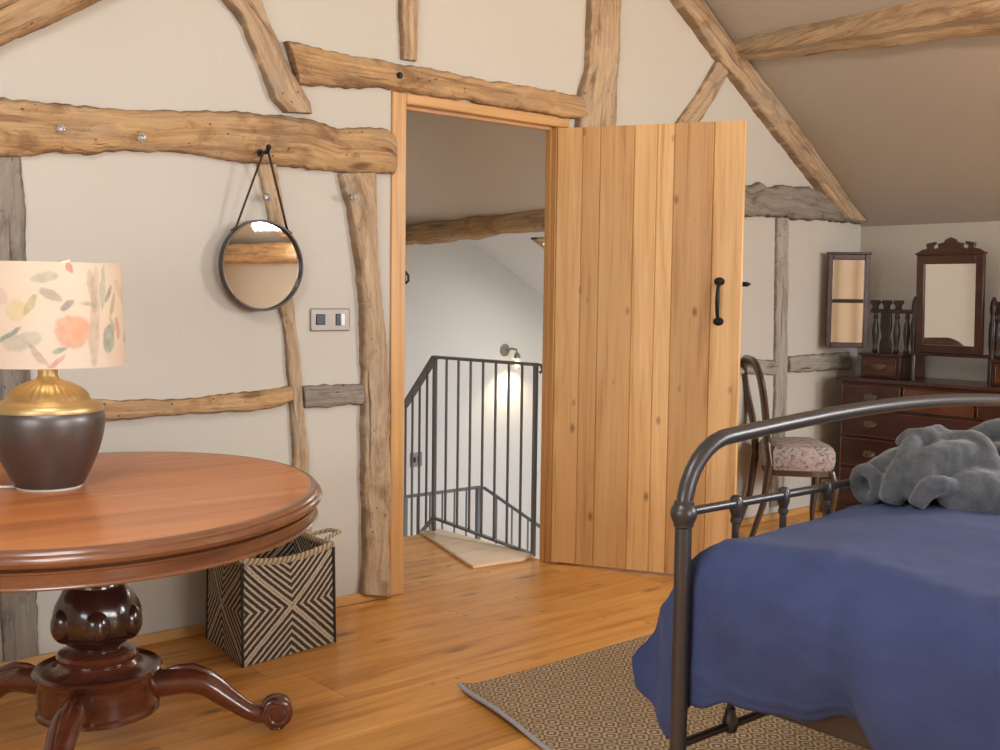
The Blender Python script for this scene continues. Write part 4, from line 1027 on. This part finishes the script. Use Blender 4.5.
# grey fleece thrown on the foot of the bed
def fleece():
    b = MB()
    def roll(P, n=14): b.tube([at(x, y, d-.14) for x, y, d, r in P], [r/F_PX*2.91 for x, y, d, r in P], n)
    def refine(P, k=5):
        out = []
        for i in range(len(P)-1):
            g = lambda j: P[max(0, min(len(P)-1, j))]
            for j in range(k):
                t = j/k; out.append(tuple(.5*((2*b1)+(-a1+c1)*t+(2*a1-5*b1+4*c1-d1)*t*t+(-a1+3*b1-3*c1+d1)*t**3) for a1, b1, c1, d1 in zip(g(i-1), g(i), g(i+1), g(i+2))))
        out.append(P[-1]); return out
    R = lambda P: roll(refine(P))
    # rolled end with its open mouth
    R([(868,484,3.05,12),(876,481,3.06,21),(888,478,3.07,25),(905,472,3.10,27),(935,468,3.13,28)])
    c0 = at(867, 484, 2.89); ax = (at(905, 472, 2.96)-c0).normalized(); e1 = Vector((0, 0, 1)); e1 = (e1-ax*e1.dot(ax)).normalized(); e2 = ax.cross(e1)
    b.tube([c0+e1*.038*math.cos(a*PI/10)+e2*.034*math.sin(a*PI/10) for a in range(20)], .019, 10, closed=True)
    # lapel, bands and heaped folds
    R([(916,438,3.03,8),(910,452,2.995,11),(902,470,2.975,13),(895,487,2.965,13),(890,503,2.96,11)])
    R([(901,446,3.06,8),(909,437,3.04,8),(924,434,3.02,7),(940,430,3.03,6),(947,440,3.01,6)])
    R([(918,439,3.04,9),(932,438,3.02,10),(944,444,3.02,8)])
    R([(914,500,2.95,13),(920,480,2.95,16),(934,465,2.965,19),(956,460,2.97,20),(978,466,2.965,20),(994,482,2.95,19),(1004,503,2.94,17)])
    R([(916,506,2.90,9),(925,492,2.89,10),(940,485,2.885,10),(953,487,2.885,8)])
    R([(944,507,2.92,17),(962,494,2.915,21),(985,492,2.91,23),(1010,500,2.91,23),(1045,504,2.92,24)])
    R([(944,440,3.03,10),(968,441,3.0,11),(983,446,2.965,10),(990,462,2.935,10),(997,478,2.915,9),(1010,494,2.91,9)])
    R([(968,446,3.12,13),(985,436,3.12,14),(1004,433,3.10,16),(1030,438,3.08,19),(1065,450,3.08,22)])
    R([(1002,452,3.02,14),(1018,464,2.98,14),(1032,482,2.95,14)])
    R([(985,470,3.06,28),(1040,476,3.05,32),(1095,494,3.05,20)])
    R([(915,474,3.08,26),(945,478,3.06,28),(985,484,3.06,28),(1030,490,3.06,26)])
    o = b.build('fleece_throw', M['fleece'], loc=at(940, 508, 3.05), smooth=0)
    r = o.modifiers.new('remesh', 'REMESH'); r.mode = 'VOXEL'; r.voxel_size = .006; r.use_smooth_shade = True
    s_ = o.modifiers.new('smooth', 'SMOOTH'); s_.factor = .5; s_.iterations = 9
    tx = bpy.data.textures.new('fleece_lumps', 'CLOUDS'); tx.noise_scale = .03; tx.noise_depth = 2
    d = o.modifiers.new('lumps', 'DISPLACE'); d.texture = tx; d.strength = .008; d.mid_level = .5; d.texture_coords = 'LOCAL'
    return o
tag(fleece(), 'grey fleece robe bundled up on the blue duvet', 'robe')

# ------------------------------------------------------------------ balloon-back chair (local frame: +x is the front)
def chair():
    r = empty('balloon_back_chair', (4.962, -.300, 0), 'walnut balloon-back chair with floral seat between the door and the chest', 'chair', rz=math.radians(-40))
    W = M['chair_wood']
    # seat cushion
    def ring(z, k, inset):
        pts = []
        for i in range(32):
            a = 2*PI*i/32; ca, sa = math.cos(a), math.sin(a); q = max(abs(ca), abs(sa)); sq = lerp(1, 1/q, .62)
            x = -.020+(.172-inset)*ca*sq; y = (.188-inset)*sa*sq*(1+.10*ca)
            pts.append(Vector((x, y, z)))
        return pts
    prof = [(.355, .012), (.372, .002), (.41, -.004), (.45, -.002), (.475, .012), (.49, .05), (.497, .11), (.50, .18)]
    V = []; F_ = []
    for z, i_ in prof: V += ring(z, 0, i_)
    for i in range(len(prof)-1):
        for k in range(32): F_.append((i*32+k, i*32+(k+1) % 32, (i+1)*32+(k+1) % 32, (i+1)*32+k))
    F_ += [tuple(reversed(range(32))), tuple((len(prof)-1)*32+k for k in range(32))]
    prt(MB().add(V, F_), 'seat_cushion', M['uphol'], r)
    b = MB(); V = ring(.325, 0, .016)+ring(.362, 0, .014); F_ = [(k, (k+1) % 32, 32+(k+1) % 32, 32+k) for k in range(32)]+[tuple(reversed(range(32))), tuple(range(32, 64))]
    prt(b.add(V, F_), 'seat_rail', W, r)
    for s_ in (-1, 1):
        b = MB(); b.tube([(.125, s_*.155, .35), (.145, s_*.168, .28), (.138, s_*.163, .20), (.125, s_*.155, .10), (.128, s_*.158, .03), (.142, s_*.166, 0)], [.022, .026, .020, .015, .012, .013], 12); prt(b, 'leg', W, r)
        b = MB(); b.tube([(-.19, s_*.150, .40), (-.20, s_*.150, .30), (-.215, s_*.150, .18), (-.255, s_*.152, .06), (-.275, s_*.155, 0)], [.019, .019, .017, .015, .014], 12); prt(b, 'leg', W, r)
    # balloon hoop
    hp = []
    for (y, z) in ((.150, .38), (.140, .47), (.132, .52), (.150, .60), (.178, .70), (.185, .78), (.165, .85), (.11, .89), (.05, .897)):
        hp.append((y, z))
    full = [(-y, z) for y, z in hp]+[(y, z) for y, z in reversed(hp)]
    bk_ = lambda y, z: Vector((-.185-.13*(z-.38)-.06*max(0, z-.6), y, z))
    def cr4(P, k=4):
        out = []
        for i in range(len(P)-1):
            g = lambda j: P[max(0, min(len(P)-1, j))]
            for j in range(k):
                t = j/k; out.append(tuple(.5*((2*b1)+(-a1+c1)*t+(2*a1-5*b1+4*c1-d1)*t*t+(-a1+3*b1-3*c1+d1)*t**3) for a1, b1, c1, d1 in zip(g(i-1), g(i), g(i+1), g(i+2))))
        return out+[P[-1]]
    ff = cr4(full); b = MB(); b.tube([bk_(*p) for p in ff], [(.018, .032) if 6 < i < len(ff)-7 else (.019, .022) for i in range(len(ff))], 12, up=(1, 0, 0)); prt(b, 'back_hoop', W, r)
    b = MB(); cs = cr4([(-.134, .535), (-.09, .555), (-.04, .54), (0, .57), (.04, .54), (.09, .555), (.134, .535)]); b.tube([bk_(*p) for p in cs], [(.012, .022)]*len(cs), 10, up=(1, 0, 0)); prt(b, 'cross_splat', W, r)
    # carved crest
    b = MB()
    for y in (-.03, 0, .03): b.ball(bk_(y, .895-abs(y)*.2), .022, 8, (.7, 1, 1))
    prt(b, 'carved_crest', W, r)
chair()

# ------------------------------------------------------------------ dressing chest with triple mirror
DX0, DX1 = 5.55, 5.945; DY0, DY1 = -.155, -1.325; DZ = .79
dc = empty('dressing_chest', ((DX0+DX1)/2, (DY0+DY1)/2, 0), 'dark mahogany dressing chest with three mirrors against the eaves wall', 'dresser')
b = MB(); b.bx((DX0+.015, DY0, .06), (DX1, DY1, DZ-.022)); b.bx((DX0, DY0+.005, 0), (DX1, DY1-.005, .07)); prt(b, 'carcass', M['chest'], dc, bev=.004)
b = MB(); b.bx((DX0-.012, DY0+.025, DZ-.022), (DX1+.005, DY1-.025, DZ)); prt(b, 'top_board', M['chest'], dc, bev=.006)
def drawer(y0, y1, z0, z1, hs, red, x=DX0, nm='drawer'):
    b = MB(); b.bx((x-.004, y0, z0), (x+.03, y1, z1))
    o = prt(b, nm, M['chest_red'] if red else M['chest'], dc, bev=.004)
    f = MB()
    for (p, q, s_, t) in ((y0, y1, z1-.006, z1), (y0, y1, z0, z0+.006), (y0, y0-.006, z0, z1), (y1+.006, y1, z0, z1)): f.bx((x-.010, p, s_), (x, q, t))
    sub(f, 'cock_bead', M['chest_red'], o, bev=.002)
    for hy in hs:
        h = MB(); zc = (z0+z1)/2
        h.prism([(-.042, 0), (-.03, .014), (-.012, .011), (0, .020), (.012, .011), (.03, .014), (.042, 0), (.03, -.012), (.012, -.009), (0, -.018), (-.012, -.009), (-.03, -.012)], lambda a, c, t: Vector((x-.004-t, hy+a, zc+c)), 0, .003)
        h.tube([(x-.006, hy-.028, zc+.002), (x-.022, hy-.026, zc-.010), (x-.024, hy, zc-.018), (x-.022, hy+.026, zc-.010), (x-.006, hy+.028, zc+.002)], .0035, 8)
        sub(h, 'drop_handle', M['brass'] if 0 else plain('aged_brass', (.22, .18, .13), .4, .8), o)
    return o
DC = (DY0+DY1)/2
for (a, c, red) in ((DY0-.02, -.527, 0), (-.545, -.935, 1), (-.953, DY1+.02, 0)): drawer(a, c, .628, .752, [(a+c)/2], red)
for z0, z1 in ((.472, .612), (.300, .456), (.100, .284)): drawer(DY0-.02, DY1+.02, z0, z1, [DY0-.20, DY1+.20], 0)
# glove boxes, gallery and mirrors
GX = 5.66
for y0, y1 in ((-.215, -.455), (-.965, -1.205)):
    b = MB(); b.bx((GX, y0, DZ), (DX1-.02, y1, .912)); b.bx((GX-.012, y0+.012, .912), (DX1-.01, y1-.012, .926)); prt(b, 'glove_box', M['chest'], dc, bev=.003)
    drawer(y0-.02, y1+.02, .805, .900, [(y0+y1)/2], 1, GX, 'glove_drawer')
MX = 5.715
def baluster(y):
    b = MB(); b.lathe([(.012, .926), (.016, .94), (.010, .955), (.014, .99), (.019, 1.04), (.016, 1.08), (.009, 1.11), (.014, 1.13), (.010, 1.14), (.012, 1.16)], (MX, y, 0), 16); prt(b, 'gallery_baluster', M['chest_black'], dc)
for y in (-.265, -.395, -.455, -.965, -1.03, -1.15): baluster(y)
for y in (-.330, -1.09):                                       # pierced splat
    b = MB(); b.prism([(-.034, .926), (.034, .926), (.034, .98), (.022, 1.02), (.034, 1.07), (.030, 1.16), (-.030, 1.16), (-.034, 1.07), (-.022, 1.02), (-.034, .98)], lambda a, z, t: Vector((MX-.01+t, y+a, z)), 0, .018); prt(b, 'gallery_splat', M['chest_black'], dc, bev=.003)
for y0, y1 in ((-.235, -.485), (-.945, -1.19)):
    b = MB(); b.bx((MX-.012, y0, 1.15), (MX+.012, y1, 1.172))
    for yy in (lerp(y0, y1, .1), lerp(y0, y1, .38), lerp(y0, y1, .66)):
        b.prism([(-.016, 1.172), (.016, 1.172), (.014, 1.19), (.030, 1.208), (.024, 1.222), (-.024, 1.222), (-.030, 1.208), (-.014, 1.19)], lambda a, z, t: Vector((MX-.012+t, yy+a, z)), 0, .024)
    prt(b, 'gallery_rail', M['chest_black'], dc, bev=.003)
for y in (-.500, -.935):                                    # posts that carry the main mirror
    b = MB(); b.lathe([(.018, DZ), (.018, .93), (.014, .95), (.020, 1.0), (.020, 1.10), (.013, 1.14), (.020, 1.18), (.016, 1.22), (.006, 1.245)], (MX, y, 0), 18); prt(b, 'mirror_post', M['chest_black'], dc)
b = MB(); b.bx((MX-.02, -.49, .926), (MX+.02, -.945, .945)); prt(b, 'mirror_base_rail', M['chest'], dc, bev=.003)
def mirror(yc, zc, wd, ht, fw, rz, tilt, nm, pivot=None, crest=False):
    R = Matrix.Rotation(rz, 3, 'Z') @ Matrix.Rotation(tilt, 3, 'Y')
    c = Vector((pivot if pivot else MX-.02, yc, zc)); P = lambda a, z, t: c+R @ Vector((t, a, z))
    b = MB(); h, g = wd/2, ht/2
    for (a0, a1, z0, z1) in ((-h, -h+fw, -g, g), (h-fw, h, -g, g), (-h+fw, h-fw, g-fw*1.15, g), (-h+fw, h-fw, -g, -g+fw)):
        b.prism([(a0, z0), (a1, z0), (a1, z1), (a0, z1)], P, -.012, .014)
    b.prism([(-h-.008, g), (h+.008, g), (h+.008, g+.012), (-h-.008, g+.012)], P, -.016, .016)
    if crest:
        sh = [(-h-.006, g+.010), (-h+.03, g+.030), (-h+.055, g+.034), (-h+.05, g+.060), (-h+.10, g+.070), (-h+.105, g+.058), (-h+.085, g+.045), (-h+.095, g+.030), (-.065, g+.040), (-.072, g+.058), (-.035, g+.066), (-.028, g+.080), (0, g+.092)]
        b.prism(sh+[(-a, z) for a, z in reversed(sh[:-1])], P, -.010, .010)
    o = prt(b, nm+'_frame', M['chest'], dc, bev=.003)
    g_ = MB(); g_.prism([(-h+fw-.004, -g+fw-.004), (h-fw+.004, -g+fw-.004), (h-fw+.004, g-fw*1.15+.004), (-h+fw-.004, g-fw*1.15+.004)], P, .0, .004); sub(g_, 'mirror_glass', M['mirror'], o, smooth=0)
    k_ = MB(); k_.prism([(-h+.004, -g+.004), (h-.004, -g+.004), (h-.004, g-.004), (-h+.004, g-.004)], P, .0045, .013); sub(k_, 'backboard', M['chest_black'], o, smooth=0)
mirror(-.718, 1.205, .370, .520, .042, 0, math.radians(-2), 'main_mirror', MX-.045, True)
mirror(-.135, 1.215, .232, .525, .028, math.radians(45), 0, 'wing_mirror', MX-.085)
mirror(-1.30, 1.215, .232, .525, .028, math.radians(-45), 0, 'wing_mirror', MX-.085)

# curtains by the gable window behind, seen only in reflections
for i, (x0, x1, lb) in enumerate(((-.45, 1.25, 'white curtain at the lamp-side edge of the gable window behind'), (3.55, 4.25, 'white curtain at the chest-side edge of the gable window behind'))):
    b = MB(); b.grid(lambda u, v: Vector((lerp(x0, x1, u), YS+.10+.035*math.sin(u*34), lerp(.03, 2.2, v))), 80, 4)
    o = b.build('curtain', M['curtain'], loc=((x0+x1)/2, YS+.1, 0)); o.modifiers.new('s', 'SOLIDIFY').thickness = .004
    tag(o, lb, 'curtain', 'curtains on the gable window')
